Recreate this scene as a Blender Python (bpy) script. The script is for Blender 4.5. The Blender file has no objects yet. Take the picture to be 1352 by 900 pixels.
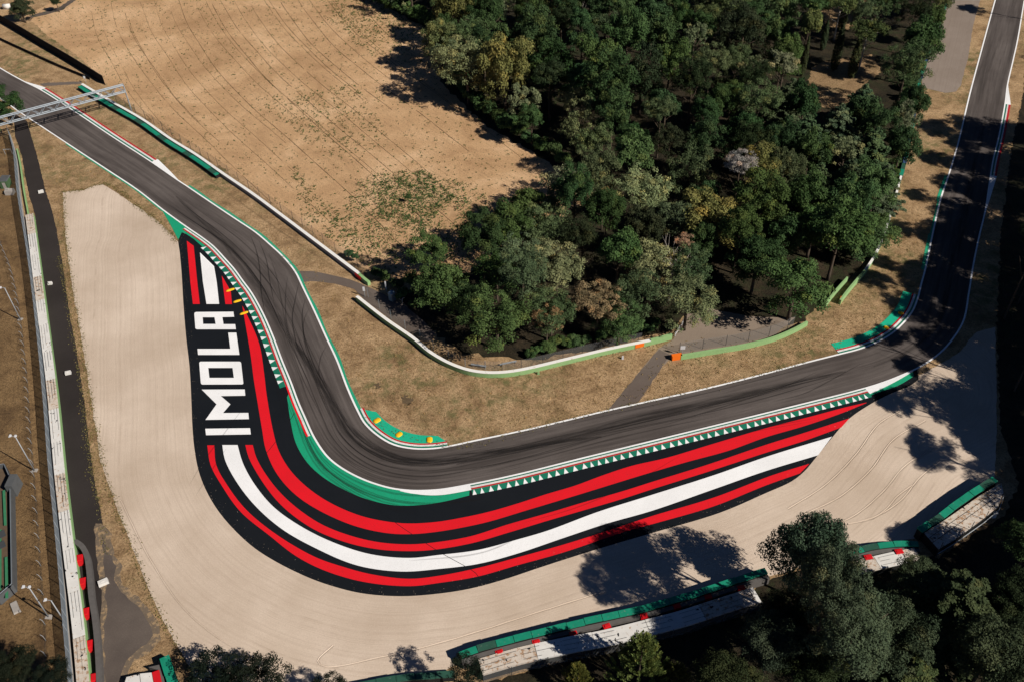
import bpy, bmesh, math, random
import numpy as np
from mathutils import Vector, Matrix, geometry
random.seed(7); RNG = np.random.default_rng(7)
R = math.radians
scene = bpy.context.scene
COL = scene.collection

# ------------------------------------------------------------------ camera
F, H = 1250.0, 140.0
ROT = Matrix.Rotation(R(90 - 43), 3, 'X') @ Matrix.Rotation(R(-1.6), 3, 'Z')
cam_d = bpy.data.cameras.new('camera'); cam = bpy.data.objects.new('camera', cam_d)
cam_d.sensor_width = 36; cam_d.lens = F / 1352 * 36
cam_d.clip_start = 1; cam_d.clip_end = 6000
cam.matrix_world = Matrix.Translation((0, 0, H)) @ ROT.to_4x4()
COL.objects.link(cam); scene.camera = cam

def P(x, y, z=0.0):
    """ground (or height z) point seen at photo pixel x, y"""
    d = ROT @ Vector(((x - 676) / F, -(y - 450) / F, -1))
    t = (z - H) / d.z
    return Vector((d.x * t, d.y * t, z))
def P2(x, y, z=0.0):
    p = P(x, y, z); return Vector((p.x, p.y))

# ------------------------------------------------------------------ world and sun
SUN_EL, SUN_AZ = R(38), R(32)            # shadows fall towards -x and a little +y
TO_SUN = Vector((math.cos(SUN_AZ) * math.cos(SUN_EL), -math.sin(SUN_AZ) * math.cos(SUN_EL), math.sin(SUN_EL)))
w = bpy.data.worlds.new('World'); scene.world = w; w.use_nodes = True
nt = w.node_tree; bg = nt.nodes['Background']
sky = nt.nodes.new('ShaderNodeTexSky'); sky.sky_type = 'NISHITA'; sky.sun_disc = False
sky.sun_elevation = SUN_EL; sky.sun_rotation = math.atan2(TO_SUN.x, TO_SUN.y)
sky.air_density = 0.35; sky.dust_density = 0.0; sky.ozone_density = 7.0
nt.links.new(sky.outputs[0], bg.inputs[0]); bg.inputs[1].default_value = 0.05
sd = bpy.data.lights.new('sun', 'SUN'); sd.energy = 5.0; sd.angle = R(0.5); sd.color = (1.0, 0.93, 0.83)
so = bpy.data.objects.new('sun', sd); COL.objects.link(so)
so.rotation_euler = TO_SUN.to_track_quat('Z', 'Y').to_euler(); so.location = (0, 0, 200)
scene.view_settings.view_transform = 'Standard'; scene.view_settings.look = 'None'
scene.view_settings.exposure = 0.13; scene.view_settings.gamma = 1
scene.render.engine = 'CYCLES'
scene.render.resolution_x = 1024; scene.render.resolution_y = 681
scene.cycles.max_bounces = 5; scene.cycles.diffuse_bounces = 1; scene.cycles.transparent_max_bounces = 12

# ------------------------------------------------------------------ materials
class N:
    """tiny node helper"""
    def __init__(s, name):
        s.m = bpy.data.materials.new(name); s.m.use_nodes = True
        s.t = s.m.node_tree; s.b = s.t.nodes['Principled BSDF']; s.out = s.t.nodes['Material Output']
        s.b.inputs['Roughness'].default_value = 0.85
        s.b.inputs['Specular IOR Level'].default_value = 0.2
        s.pos = None
    def new(s, k, **kw):
        n = s.t.nodes.new(k)
        for a, v in kw.items(): setattr(n, a, v)
        return n
    def lk(s, a, b): s.t.links.new(a, b)
    def P(s):
        if not s.pos: s.pos = s.new('ShaderNodeNewGeometry').outputs['Position']
        return s.pos
    def noise(s, scale, detail=4, rough=0.6, vec=None, dist=0.0):
        n = s.new('ShaderNodeTexNoise'); n.inputs['Scale'].default_value = scale
        n.inputs['Detail'].default_value = detail; n.inputs['Roughness'].default_value = rough
        n.inputs['Distortion'].default_value = dist
        s.lk(vec or s.P(), n.inputs['Vector']); return n.outputs['Fac']
    def ramp(s, fac, stops):
        r = s.new('ShaderNodeValToRGB'); e = r.color_ramp.elements
        while len(e) < len(stops): e.new(0.5)
        for i, (p, c) in enumerate(stops):
            e[i].position = p; e[i].color = (*c, 1) if len(c) == 3 else c
        s.lk(fac, r.inputs[0]); return r.outputs[0]
    def mr(s, fac, a, b, c=0.0, d=1.0):
        m = s.new('ShaderNodeMapRange'); m.inputs[1].default_value = a; m.inputs[2].default_value = b
        m.inputs[3].default_value = c; m.inputs[4].default_value = d; s.lk(fac, m.inputs[0]); return m.outputs[0]
    def mix(s, fac, a, b, mode='MIX'):
        m = s.new('ShaderNodeMix', data_type='RGBA', blend_type=mode)
        if isinstance(fac, (int, float)): m.inputs[0].default_value = fac
        else: s.lk(fac, m.inputs[0])
        for i, v in ((6, a), (7, b)):
            if isinstance(v, tuple): m.inputs[i].default_value = (*v[:3], 1)
            else: s.lk(v, m.inputs[i])
        return m.outputs[2]
    def math(s, op, a, b=None):
        m = s.new('ShaderNodeMath', operation=op)
        for i, v in enumerate((a, b)):
            if v is None: continue
            if isinstance(v, (int, float)): m.inputs[i].default_value = v
            else: s.lk(v, m.inputs[i])
        return m.outputs[0]
    def scalevec(s, v, sc):
        m = s.new('ShaderNodeMapping'); m.inputs['Scale'].default_value = sc; s.lk(v, m.inputs[0]); return m.outputs[0]
    def rotscale(s, v, ang, sc):
        m = s.new('ShaderNodeMapping'); m.inputs['Rotation'].default_value = (0, 0, ang); s.lk(v, m.inputs[0])
        return s.scalevec(m.outputs[0], sc)
    def col(s, c): s.lk(c, s.b.inputs['Base Color'])
    def bump(s, h, strength=0.5, dist=0.1):
        n = s.new('ShaderNodeBump'); n.inputs['Strength'].default_value = strength; n.inputs['Distance'].default_value = dist
        s.lk(h, n.inputs['Height']); s.lk(n.outputs[0], s.b.inputs['Normal'])
M = {}
def plain(name, c, rough=0.7, var=0.18, scale=1.2, dirt=None, metal=0.0, holes=None):
    n = N(name); a = n.noise(scale, 5, 0.65); f = n.mr(a, 0.25, 0.75, 1 - var, 1 + var)
    base = n.mix(1.0, c, n.ramp(n.mr(a, 0.2, 0.8), [(0, (1 - var,) * 3), (1, (1, 1, 1))]), 'MULTIPLY')
    if dirt:
        b = n.noise(dirt[1], 6, 0.7); base = n.mix(n.mr(b, dirt[2], dirt[2] + 0.08), base, dirt[0])
    if holes: base = n.mix(n.mr(n.noise(holes[0], 3, 0.5), holes[1], holes[1] + .02), base, (0.02, 0.02, 0.022))
    n.col(base); n.b.inputs['Roughness'].default_value = rough; n.b.inputs['Metallic'].default_value = metal
    M[name] = n.m; return n.m

# dry grass
def grass(name, light, mid, dark, green, gamt=0.60, streak=0.6):
    n = N(name)
    big = n.noise(0.028, 3, 0.6); med = n.noise(0.16, 6, 0.75, dist=0.6); fine = n.noise(1.3, 8, 0.8)
    st = n.noise(1.0, 5, 0.7, vec=n.rotscale(n.P(), streak, (0.25, 3.0, 1)))
    c = n.ramp(n.mr(med, 0.36, 0.62), [(0, dark), (0.45, mid), (1, light)])
    c = n.mix(n.mr(n.noise(2.6, 6, 0.85), 0.50, 0.64, 0.0, 0.75), c, tuple(0.45 * v for v in dark))
    c = n.mix(n.mr(fine, 0.48, 0.66, 0.0, 0.6), c, tuple(0.6 * v for v in dark))
    c = n.mix(n.mr(fine, 0.46, 0.25, 0.0, 0.5), c, tuple(min(1, 1.25 * v) for v in light))
    c = n.mix(n.mr(st, 0.5, 0.75, 0.0, 0.35), c, dark)
    g = n.math('MULTIPLY', n.mr(big, gamt - 0.08, gamt + 0.08), n.mr(n.noise(0.35, 6, 0.75), 0.45, 0.6, 0, 0.8))
    c = n.mix(g, c, green)
    n.col(c); n.bump(n.noise(2.4, 8, 0.85), 1.0, 0.45); n.b.inputs['Roughness'].default_value = 0.95
    M[name] = n.m
grass('dry_grass', (0.60, 0.405, 0.225), (0.44, 0.285, 0.15), (0.25, 0.155, 0.078), (0.10, 0.12, 0.04), 0.54)
grass('terrace_grass', (0.30, 0.19, 0.09), (0.22, 0.135, 0.062), (0.13, 0.078, 0.038), (0.08, 0.09, 0.035), 0.66)
grass('wood_floor', (0.06, 0.043, 0.025), (0.032, 0.025, 0.014), (0.016, 0.014, 0.009), (0.03, 0.04, 0.014), 0.5)  # litter colour blackened so gaps between crowns read as deep shade
grass('clearing_grass', (0.42, 0.28, 0.15), (0.34, 0.22, 0.115), (0.2, 0.13, 0.065), (0.12, 0.12, 0.05), 0.7)

# ploughed soil
n = N('soil')
med = n.noise(0.045, 6, 0.7, dist=0.6); fine = n.noise(1.6, 8, 0.85); fur = n.noise(1.0, 6, 0.75, vec=n.rotscale(n.P(), R(50), (0.12, 1.6, 1)))
c = n.ramp(n.mr(med, 0.32, 0.68), [(0, (0.44, 0.26, 0.13)), (0.5, (0.62, 0.39, 0.21)), (1, (0.80, 0.54, 0.32))])
c = n.mix(n.mr(n.noise(2.8, 5, 0.85), 0.54, 0.66, 0, 0.75), c, (0.26, 0.16, 0.085))
c = n.mix(n.mr(fine, 0.54, 0.7, 0, 0.6), c, (0.28, 0.175, 0.095))
c = n.mix(n.mr(fur, 0.5, 0.72, 0, 0.45), c, (0.27, 0.17, 0.09))
c = n.mix(n.mr(fine, 0.42, 0.25, 0, 0.5), c, (0.70, 0.52, 0.33))
spots = n.math('MULTIPLY', n.mr(n.noise(1.1, 3, 0.5), 0.66, 0.70, 0, 0.8), n.mr(n.noise(0.05, 3), 0.48, 0.6))
c = n.mix(spots, c, (0.10, 0.105, 0.04))
n.col(c); n.bump(n.noise(2.2, 8, 0.85), 1.0, 0.4); M['soil'] = n.m

# gravel trap raked along the track ('dist' = metres from the runoff edge)
n = N('gravel')
at = n.new('ShaderNodeAttribute', attribute_name='dist').outputs['Fac']
wob = n.math('ADD', at, n.mr(n.noise(0.05, 3), 0, 1, -0.7, 0.7))
comb = n.new('ShaderNodeCombineXYZ'); n.lk(wob, comb.inputs[0])
l1 = n.noise(1.6, 4, 0.75, vec=comb.outputs[0]); l2 = n.noise(0.42, 2, 0.5, vec=comb.outputs[0])
fine = n.noise(4.2, 5, 0.9); med = n.noise(0.05, 4, 0.6); sm = n.noise(0.25, 4, 0.6)
c = n.ramp(n.mr(med, 0.3, 0.7), [(0, (0.50, 0.395, 0.305)), (1, (0.70, 0.58, 0.475))])
c = n.mix(n.math('MULTIPLY', n.mr(l1, 0.46, 0.70, 0, 0.6), n.mr(sm, 0.3, 0.6, .55, 1)), c, (0.44, 0.34, 0.26))
c = n.mix(n.math('MULTIPLY', n.mr(n.math('ABSOLUTE', n.math('SUBTRACT', l2, 0.55)), 0.0, 0.018, 0.35, 0), n.mr(sm, 0.4, 0.6)), c, (0.36, 0.27, 0.2))
c = n.mix(n.mr(fine, 0.48, 0.68, 0, 0.5), c, (0.40, 0.31, 0.235))
c = n.mix(n.mr(fine, 0.42, 0.28, 0, 0.6), c, (0.84, 0.75, 0.64))
n.col(c); h = n.math('ADD', n.math('MULTIPLY', l1, 0.5), n.math('MULTIPLY', fine, 0.5))
n.bump(h, 0.8, 0.12); M['gravel'] = n.m

# racing asphalt (uv: u across 0..1, v metres along)
def asphalt(name, c0, c1, streak=True, uvs=(9, 0.035, 1)):
    n = N(name); fine = n.noise(4.0, 6, 0.85); med = n.noise(0.06, 4, 0.6)
    c = n.ramp(n.mr(med, 0.3, 0.7), [(0, c0), (1, c1)])
    c = n.mix(n.mr(fine, 0.4, 0.75, 0, 0.35), c, tuple(v * 0.45 for v in c0))
    c = n.mix(n.mr(fine, 0.42, 0.25, 0, 0.35), c, tuple(v * 1.9 for v in c1))
    if streak:
        uv = n.new('ShaderNodeUVMap', uv_map='UVMap').outputs[0]
        s1 = n.noise(1.0, 6, 0.7, vec=n.scalevec(uv, uvs), dist=0.25)
        s2 = n.noise(1.0, 3, 0.6, vec=n.scalevec(uv, (3.0, 0.012, 1)), dist=0.4)
        c = n.mix(n.mr(s2, 0.46, 0.68, 0, 0.75), c, tuple(v * 0.50 for v in c0))
        c = n.mix(n.mr(s1, 0.48, 0.70, 0, 0.75), c, tuple(v * 0.50 for v in c0))
        c = n.mix(n.mr(s1, 0.46, 0.30, 0, 0.35), c, tuple(v * 1.5 for v in c1))
    n.col(c); n.bump(fine, 0.3, 0.05); n.b.inputs['Roughness'].default_value = 0.9; n.b.inputs['Specular IOR Level'].default_value = 0.08
    M[name] = n.m
asphalt('track_asphalt', (0.088, 0.074, 0.069), (0.135, 0.116, 0.108))
asphalt('runoff_asphalt', (0.0075, 0.0095, 0.013), (0.012, 0.014, 0.018), False)
asphalt('service_asphalt', (0.030, 0.025, 0.024), (0.045, 0.038, 0.036), False)
asphalt('old_asphalt', (0.12, 0.092, 0.078), (0.17, 0.14, 0.12), False)
asphalt('dusty_asphalt', (0.21, 0.165, 0.13), (0.29, 0.23, 0.18), False)
asphalt('dark_gravel', (0.075, 0.060, 0.054), (0.16, 0.13, 0.11), False)

def paint(name, c, wear=0.12, wc=(0.03, 0.03, 0.03), sc=1.5):
    n = N(name); a = n.noise(sc, 8, 0.75); b = n.noise(0.12, 4, 0.6); f = n.noise(6, 3, 0.7)
    k = n.mix(n.mr(b, 0.3, 0.7, 0, 0.35), c, tuple(v * 0.7 for v in c))
    k = n.mix(n.mr(f, 0.45, 0.75, 0, 0.25), k, wc)
    k = n.mix(n.mr(a, 0.66 - wear, 0.74, 0, 0.6), k, wc)
    n.col(k); n.b.inputs['Roughness'].default_value = 0.7; M[name] = n.m
paint('paint_white', (0.93, 0.93, 0.94), 0.03, (0.25, 0.24, 0.23))
paint('paint_red', (0.80, 0.008, 0.018), 0.06)
paint('paint_green', (0.010, 0.35, 0.18), 0.10)
paint('paint_teal', (0.012, 0.46, 0.27), 0.08)
paint('kerb_white', (0.78, 0.78, 0.76), 0.14)
paint('kerb_red', (0.55, 0.02, 0.03), 0.14)
paint('kerb_green', (0.010, 0.19, 0.115), 0.12)
paint('sausage_yellow', (0.87, 0.50, 0.012), 0.02, (0.2, 0.05, 0.01))
paint('verge_green', (0.012, 0.36, 0.20), 0.16, (0.16, 0.12, 0.07))
plain('grey_gravel', (0.25, 0.205, 0.17), 0.95, 0.3, 3.0, ((0.17, 0.135, 0.11), 1.2, 0.56))
plain('dusty_patch', (0.19, 0.145, 0.105), 0.95, 0.4, 1.5, ((0.32, 0.22, 0.125), 0.9, 0.50))
plain('burnt', (0.15, 0.105, 0.062), 0.95, 0.5, 1.5)
plain('wall_white', (0.82, 0.81, 0.78), 0.7, 0.1, 0.8, ((0.42, 0.26, 0.17), 1.1, 0.62))
plain('wall_green', (0.28, 0.46, 0.20), 0.7, 0.2, 1.5, ((0.40, 0.42, 0.28), 2.0, 0.62))
plain('cover_green', (0.012, 0.27, 0.165), 0.55, 0.3, 1.0, ((0.16, 0.22, 0.19), 2.2, 0.60))
plain('cover_dark_green', (0.03, 0.10, 0.07), 0.6, 0.3, 1.0, ((0.12, 0.15, 0.13), 2.2, 0.60))
plain('slab_white', (0.74, 0.72, 0.69), 0.8, 0.22, 0.7, ((0.38, 0.25, 0.16), 1.6, 0.60), holes=(0.9, 0.67))
plain('slab_stained', (0.66, 0.58, 0.50), 0.8, 0.3, 0.9, ((0.36, 0.22, 0.13), 1.5, 0.52), holes=(1.1, 0.66))
plain('block_red', (0.62, 0.012, 0.018), 0.5, 0.15)
plain('block_orange', (0.85, 0.17, 0.015), 0.5, 0.1)
plain('rubber_belt', (0.13, 0.12, 0.115), 0.8, 0.35, 1.4)
plain('tyre_black', (0.018, 0.018, 0.018), 0.8, 0.3)
plain('concrete', (0.40, 0.37, 0.34), 0.85, 0.3, 1.0)
plain('steel', (0.30, 0.34, 0.38), 0.45, 0.15, 2, metal=0.3)
plain('pale_steel', (0.34, 0.36, 0.38), 0.45, 0.15, 2)
plain('dark_steel', (0.06, 0.065, 0.07), 0.6, 0.2)
plain('screen_black', (0.010, 0.010, 0.012), 0.9, 0.3)
plain('bark', (0.10, 0.075, 0.055), 0.95, 0.4, 3)
plain('pale_bark', (0.46, 0.41, 0.36), 0.9, 0.3, 2)
plain('hut_grey', (0.10, 0.105, 0.11), 0.8, 0.3)
plain('hut_green', (0.07, 0.13, 0.06), 0.8, 0.3)
plain('toilet_blue', (0.25, 0.33, 0.38), 0.5, 0.15)
plain('toilet_grey', (0.30, 0.31, 0.31), 0.5, 0.15)
plain('deck_brown', (0.13, 0.09, 0.06), 0.9, 0.35, 1.5)
plain('seat_green', (0.05, 0.22, 0.11), 0.6, 0.3, 2)
plain('seat_blue', (0.05, 0.10, 0.22), 0.6, 0.3, 2)
plain('lamp_white', (0.60, 0.61, 0.63), 0.4, 0.05)
plain('furrow_soil', (0.20, 0.125, 0.065), 0.95, 0.4, 1.2)
plain('weed_green', (0.085, 0.105, 0.030), 0.9, 0.4, 2)

def wire(name, c, opacity):
    n = N(name); n.b.inputs['Base Color'].default_value = (*c, 1)
    tr = n.new('ShaderNodeBsdfTransparent'); mx = n.new('ShaderNodeMixShader')
    mx.inputs[0].default_value = opacity
    n.lk(tr.outputs[0], mx.inputs[1]); n.lk(n.b.outputs[0], mx.inputs[2]); n.lk(mx.outputs[0], n.out.inputs[0])
    M[name] = n.m
wire('wire_mesh', (0.22, 0.22, 0.22), 0.22)
wire('dense_mesh', (0.24, 0.28, 0.32), 0.62)

# rubber laid on the asphalt: soft edged, broken
n = N('rubber_mark')
uv = n.new('ShaderNodeUVMap', uv_map='UVMap').outputs[0]; sp = n.new('ShaderNodeSeparateXYZ'); n.lk(uv, sp.inputs[0])
e = n.math('ABSOLUTE', n.math('SUBTRACT', sp.outputs[0], 0.5)); e = n.mr(e, 0.12, 0.5, 1, 0)
br = n.mr(n.noise(1.0, 6, 0.7, vec=n.scalevec(uv, (5, 0.10, 1))), 0.36, 0.62)
oi = n.new('ShaderNodeObjectInfo')
fac = n.math('MULTIPLY', n.math('MULTIPLY', e, br), oi.outputs['Alpha'])
n.b.inputs['Base Color'].default_value = (0.016, 0.014, 0.014, 1)
tr = n.new('ShaderNodeBsdfTransparent'); mx = n.new('ShaderNodeMixShader'); n.lk(fac, mx.inputs[0])
n.lk(tr.outputs[0], mx.inputs[1]); n.lk(n.b.outputs[0], mx.inputs[2]); n.lk(mx.outputs[0], n.out.inputs[0]); M['rubber'] = n.m

# leaves: object colour x per-leaf and per-clump variation, a little translucency
n = N('leaves')
oi = n.new('ShaderNodeObjectInfo'); tc = n.new('ShaderNodeTexCoord')
rnd = n.new('ShaderNodeAttribute', attribute_name='rnd').outputs['Fac']
cl = n.new('ShaderNodeAttribute', attribute_name='clump').outputs['Fac']
c = n.mix(n.mr(rnd, 0, 1, 0, 0.55), oi.outputs['Color'], n.mix(1.0, oi.outputs['Color'], (1.55, 1.50, 1.25), 'MULTIPLY'))
c = n.mix(n.mr(cl, 0.25, 1, 0, 0.65), c, n.mix(1.0, oi.outputs['Color'], (0.50, 0.62, 0.60), 'MULTIPLY'))
c = n.mix(n.mr(cl, 0.12, 0.0, 0, 0.8), c, n.mix(1.0, oi.outputs['Color'], (2.0, 1.5, 1.1), 'MULTIPLY'))
n.col(c); n.b.inputs['Roughness'].default_value = 0.75; n.b.inputs['Specular IOR Level'].default_value = 0.03
tl = n.new('ShaderNodeBsdfTranslucent'); n.lk(c, tl.inputs[0]); mx = n.new('ShaderNodeMixShader'); mx.inputs[0].default_value = 0.12
n.lk(n.b.outputs[0], mx.inputs[1]); n.lk(tl.outputs[0], mx.inputs[2]); n.lk(mx.outputs[0], n.out.inputs[0]); M['leaves'] = n.m

# ------------------------------------------------------------------ object helpers
def link(name, me, mat=None, parent=None, loc=None):
    o = bpy.data.objects.new(name, me); COL.objects.link(o)
    if mat is not None and me is not None and not me.materials: me.materials.append(M[mat] if isinstance(mat, str) else mat)
    if parent is not None: o.parent = parent
    if loc is not None: o.location = loc
    return o
def tag(o, label, cat, group=None, kind=None):
    o['label'] = label; o['category'] = cat
    if group: o['group'] = group
    if kind: o['kind'] = kind
    return o
def root(name, label, cat, loc=(0, 0, 0), group=None, rz=0):
    o = link(name, None, loc=loc); o.rotation_euler = (0, 0, rz); return tag(o, label, cat, group)
def struct(name, me, mat, parent=None, label=None):
    o = link(name, me, mat, parent)
    if parent is None: o['kind'] = 'structure'
    if label: o['label'] = label
    return o
def mesh_of(verts, faces, uvs=None, smooth=False):
    me = bpy.data.meshes.new('m'); me.from_pydata([tuple(v) for v in verts], [], faces)
    if uvs is not None:
        l = me.uv_layers.new(name='UVMap')
        for i, lp in enumerate(me.loops): l.data[i].uv = uvs[lp.vertex_index]
    me.update(); return me
class MB:
    def __init__(s): s.v = []; s.f = []
    def add(s, vs, fs):
        k = len(s.v); s.v += [tuple(v) for v in vs]; s.f += [tuple(i + k for i in f) for f in fs]
    def box(s, c, size, rz=0.0, taper=1.0):
        cx, cy, cz = c; a, b, h = (q / 2 for q in size); co, si = math.cos(rz), math.sin(rz); vs = []
        for z, t in ((-h, 1), (h, taper)):
            for x, y in ((-a, -b), (a, -b), (a, b), (-a, b)):
                x *= t; y *= t; vs.append((cx + x * co - y * si, cy + x * si + y * co, cz + z))
        s.add(vs, [(3, 2, 1, 0), (4, 5, 6, 7), (0, 1, 5, 4), (1, 2, 6, 5), (2, 3, 7, 6), (3, 0, 4, 7)])
    def tube(s, pts, r0, r1=None, n=6, cap=True):
        r1 = r0 if r1 is None else r1; pts = [Vector(p) for p in pts]; rings = []
        for i, p in enumerate(pts):
            d = (pts[min(i + 1, len(pts) - 1)] - pts[max(i - 1, 0)]).normalized()
            a = d.orthogonal().normalized() if abs(d.z) > 0.9 else d.cross(Vector((0, 0, 1))).normalized()
            b = d.cross(a); r = r0 + (r1 - r0) * i / (len(pts) - 1)
            rings.append([p + a * (r * math.cos(2 * math.pi * k / n)) + b * (r * math.sin(2 * math.pi * k / n)) for k in range(n)])
        vs = [v for q in rings for v in q]; fs = []
        for i in range(len(pts) - 1):
            for k in range(n):
                fs.append((i * n + k, i * n + (k + 1) % n, (i + 1) * n + (k + 1) % n, (i + 1) * n + k))
        if cap: fs += [tuple(range(n))[::-1], tuple((len(pts) - 1) * n + k for k in range(n))]
        s.add(vs, fs)
    def mesh(s, smooth=False):
        me = mesh_of(s.v, s.f); bm = bmesh.new(); bm.from_mesh(me); bmesh.ops.recalc_face_normals(bm, faces=bm.faces)
        bm.to_mesh(me); bm.free()
        if smooth:
            for p in me.polygons: p.use_smooth = True
        return me
    def build(s, name, mat, parent=None, smooth=False, loc=None): return link(name, s.mesh(smooth), mat, parent, loc)

def smooth_path(pts, step=1.0, closed=False):
    """Catmull-Rom through 2-D points, resampled at about step metres"""
    p = [Vector(q) for q in pts]; n = len(p); out = []
    for i in range(n if closed else n - 1):
        a = p[(i - 1) % n] if closed or i > 0 else p[i] * 2 - p[i + 1]
        b, c = p[i], p[(i + 1) % n]
        d = p[(i + 2) % n] if closed or i + 2 < n else c * 2 - b
        k = max(1, int((c - b).length / step))
        # centripetal style tangents
        l0, l1, l2 = max((b - a).length, .01) ** .5, max((c - b).length, .01) ** .5, max((d - c).length, .01) ** .5
        m1 = ((b - a) / l0 - (c - a) / (l0 + l1) + (c - b) / l1) * l1
        m2 = ((c - b) / l1 - (d - b) / (l1 + l2) + (d - c) / l2) * l1
        for j in range(k):
            t = j / k; t2 = t * t; t3 = t2 * t
            out.append(b * (2 * t3 - 3 * t2 + 1) + m1 * (t3 - 2 * t2 + t) + c * (-2 * t3 + 3 * t2) + m2 * (t3 - t2))
    if not closed: out.append(p[-1])
    return out
def W(px, z=0.0): return [P2(x, y, z) for x, y in px]
def curve(px, step=1.0, z=0.0): return smooth_path(W(px, z), step)
def normals(path):
    out = []
    for i in range(len(path)):
        d = path[min(i + 1, len(path) - 1)] - path[max(i - 1, 0)]; d.normalize(); out.append(Vector((-d.y, d.x)))
    return out
def blur_normals(path, k=3):
    ns = normals(path); out = []
    for i in range(len(ns)):
        s = Vector((0, 0))
        for j in range(max(0, i - k), min(len(ns), i + k + 1)): s += ns[j]
        out.append(s.normalized())
    return out
def sub(path, a, b):
    """part of path between the points nearest to pixels a and b"""
    A, B = P2(*a), P2(*b)
    i = min(range(len(path)), key=lambda k: (path[k] - A).length); j = min(range(len(path)), key=lambda k: (path[k] - B).length)
    return path[min(i, j):max(i, j) + 1]
def ribbon(path, a, b, z, z1=None, thick=None):
    """strip between offsets a and b (numbers or functions of 0..1), to the left of the path when positive"""
    ns = blur_normals(path); n = len(path); fa = a if callable(a) else (lambda t: a); fb = b if callable(b) else (lambda t: b)
    vs, fs, uv = [], [], []; acc = 0; z1 = z if z1 is None else z1
    for i, p in enumerate(path):
        t = i / (n - 1); acc += (p - path[i - 1]).length if i else 0
        q, r = p + ns[i] * fa(t), p + ns[i] * fb(t)
        vs += [(q.x, q.y, z), (r.x, r.y, z1)]; uv += [(0, acc), (1, acc)]
    for i in range(n - 1): fs.append((2 * i, 2 * i + 2, 2 * i + 3, 2 * i + 1))
    if thick:
        k = len(vs); vs += [(x, y, zz - thick) for x, y, zz in vs]; uv += uv
        for i in range(n - 1):
            fs.append((2 * i, k + 2 * i, k + 2 * i + 2, 2 * i + 2)); fs.append((2 * i + 1, 2 * i + 3, k + 2 * i + 3, k + 2 * i + 1))
        fs += [(0, 1, k + 1, k), (2 * n - 2, k + 2 * n - 2, k + 2 * n - 1, 2 * n - 1)]
    me = mesh_of(vs, fs, uv); bm = bmesh.new(); bm.from_mesh(me)
    bmesh.ops.recalc_face_normals(bm, faces=bm.faces)
    if not thick:
        for f in bm.faces:
            if f.normal.z < 0: f.normal_flip()
    bm.to_mesh(me); bm.free(); return me
def flat(pts, z, holes=()):
    """flat polygon (with holes) from 2-D points"""
    loops = [[Vector((p[0], p[1], 0)) for p in pts]] + [[Vector((p[0], p[1], 0)) for p in h] for h in holes]
    tri = geometry.tessellate_polygon(loops); vs = [(v.x, v.y, z) for l in loops for v in l]
    me = mesh_of(vs, [tuple(t) for t in tri]); bm = bmesh.new(); bm.from_mesh(me)
    for f in bm.faces:
        f.normal_update()
        if f.normal.z < 0: f.normal_flip()
    bm.to_mesh(me); bm.free(); return me
def inside(p, poly):
    x, y = p[0], p[1]; c = False; j = len(poly) - 1
    for i in range(len(poly)):
        xi, yi = poly[i][0], poly[i][1]; xj, yj = poly[j][0], poly[j][1]
        if (yi > y) != (yj > y) and x < (xj - xi) * (y - yi) / (yj - yi) + xi: c = not c
        j = i
    return c
def roughen(poly, amp, step=0.8):
    """ragged natural edge"""
    out = []
    for i in range(len(poly)):
        a, b = Vector(poly[i]), Vector(poly[(i + 1) % len(poly)]); k = max(1, int((b - a).length / step))
        for j in range(k): out.append(a.lerp(b, j / k) + Vector((random.uniform(-amp, amp), random.uniform(-amp, amp))))
    return out

# ------------------------------------------------------------------ ground
big = mesh_of([(-1500, -400, 0), (1500, -400, 0), (1500, 2500, 0), (-1500, 2500, 0)], [(0, 1, 2, 3)])
struct('ground', big, 'dry_grass')

FIELD = [(36, 22), (60, 45), (115, 84), (142, 114), (185, 150), (232, 184), (300, 226), (400, 298), (470, 348), (520, 372), (600, 372), (680, 330), (800, 260), (800, 150), (700, 60), (640, -30), (120, -30)]
field_poly = W(FIELD)
struct('field', flat(roughen(field_poly, 0.4, 1.2), 0.02), 'soil')
# left terraces (browner grass)
struct('terrace', flat(roughen(W([(-40, 150), (17, 190), (27, 264), (40, 339), (48, 400), (63, 540), (77, 690), (92, 850), (99, 940), (-60, 940)]), 0.15), 0.012), 'terrace_grass')
WOOD = [(470, -25), (500, 3), (575, 45), (583, 110), (640, 165), (700, 200), (752, 232), (785, 256), (752, 282), (700, 302), (662, 332), (625, 358), (590, 370), (528, 388), (555, 425), (610, 465), (690, 476), (780, 462), (885, 438), (905, 418), (1000, 425), (1055, 428), (1095, 395), (1125, 365), (1150, 335), (1182, 255), (1197, 198), (1209, 120), (1228, 60), (1250, -25)]
wood_poly = W(WOOD)
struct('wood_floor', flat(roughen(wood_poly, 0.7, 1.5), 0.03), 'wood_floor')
struct('clearing', flat(roughen(W([(1062, 128), (1072, 90), (1085, 82), (1150, 72), (1165, 95), (1130, 120), (1115, 145), (1075, 140)]), 0.4), 0.036), 'clearing_grass')
struct('clearing', flat(roughen(W([(1060, -10), (1170, -10), (1165, 12), (1120, 40), (1090, 35), (1085, 12)]), 0.4), 0.036), 'clearing_grass')
# bare ground patches seen between the trees
struct('bare_earth', flat(roughen(W([(985, 172), (1010, 165), (1035, 180), (1020, 195), (990, 190)]), 0.5), 0.036), 'clearing_grass')

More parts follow.
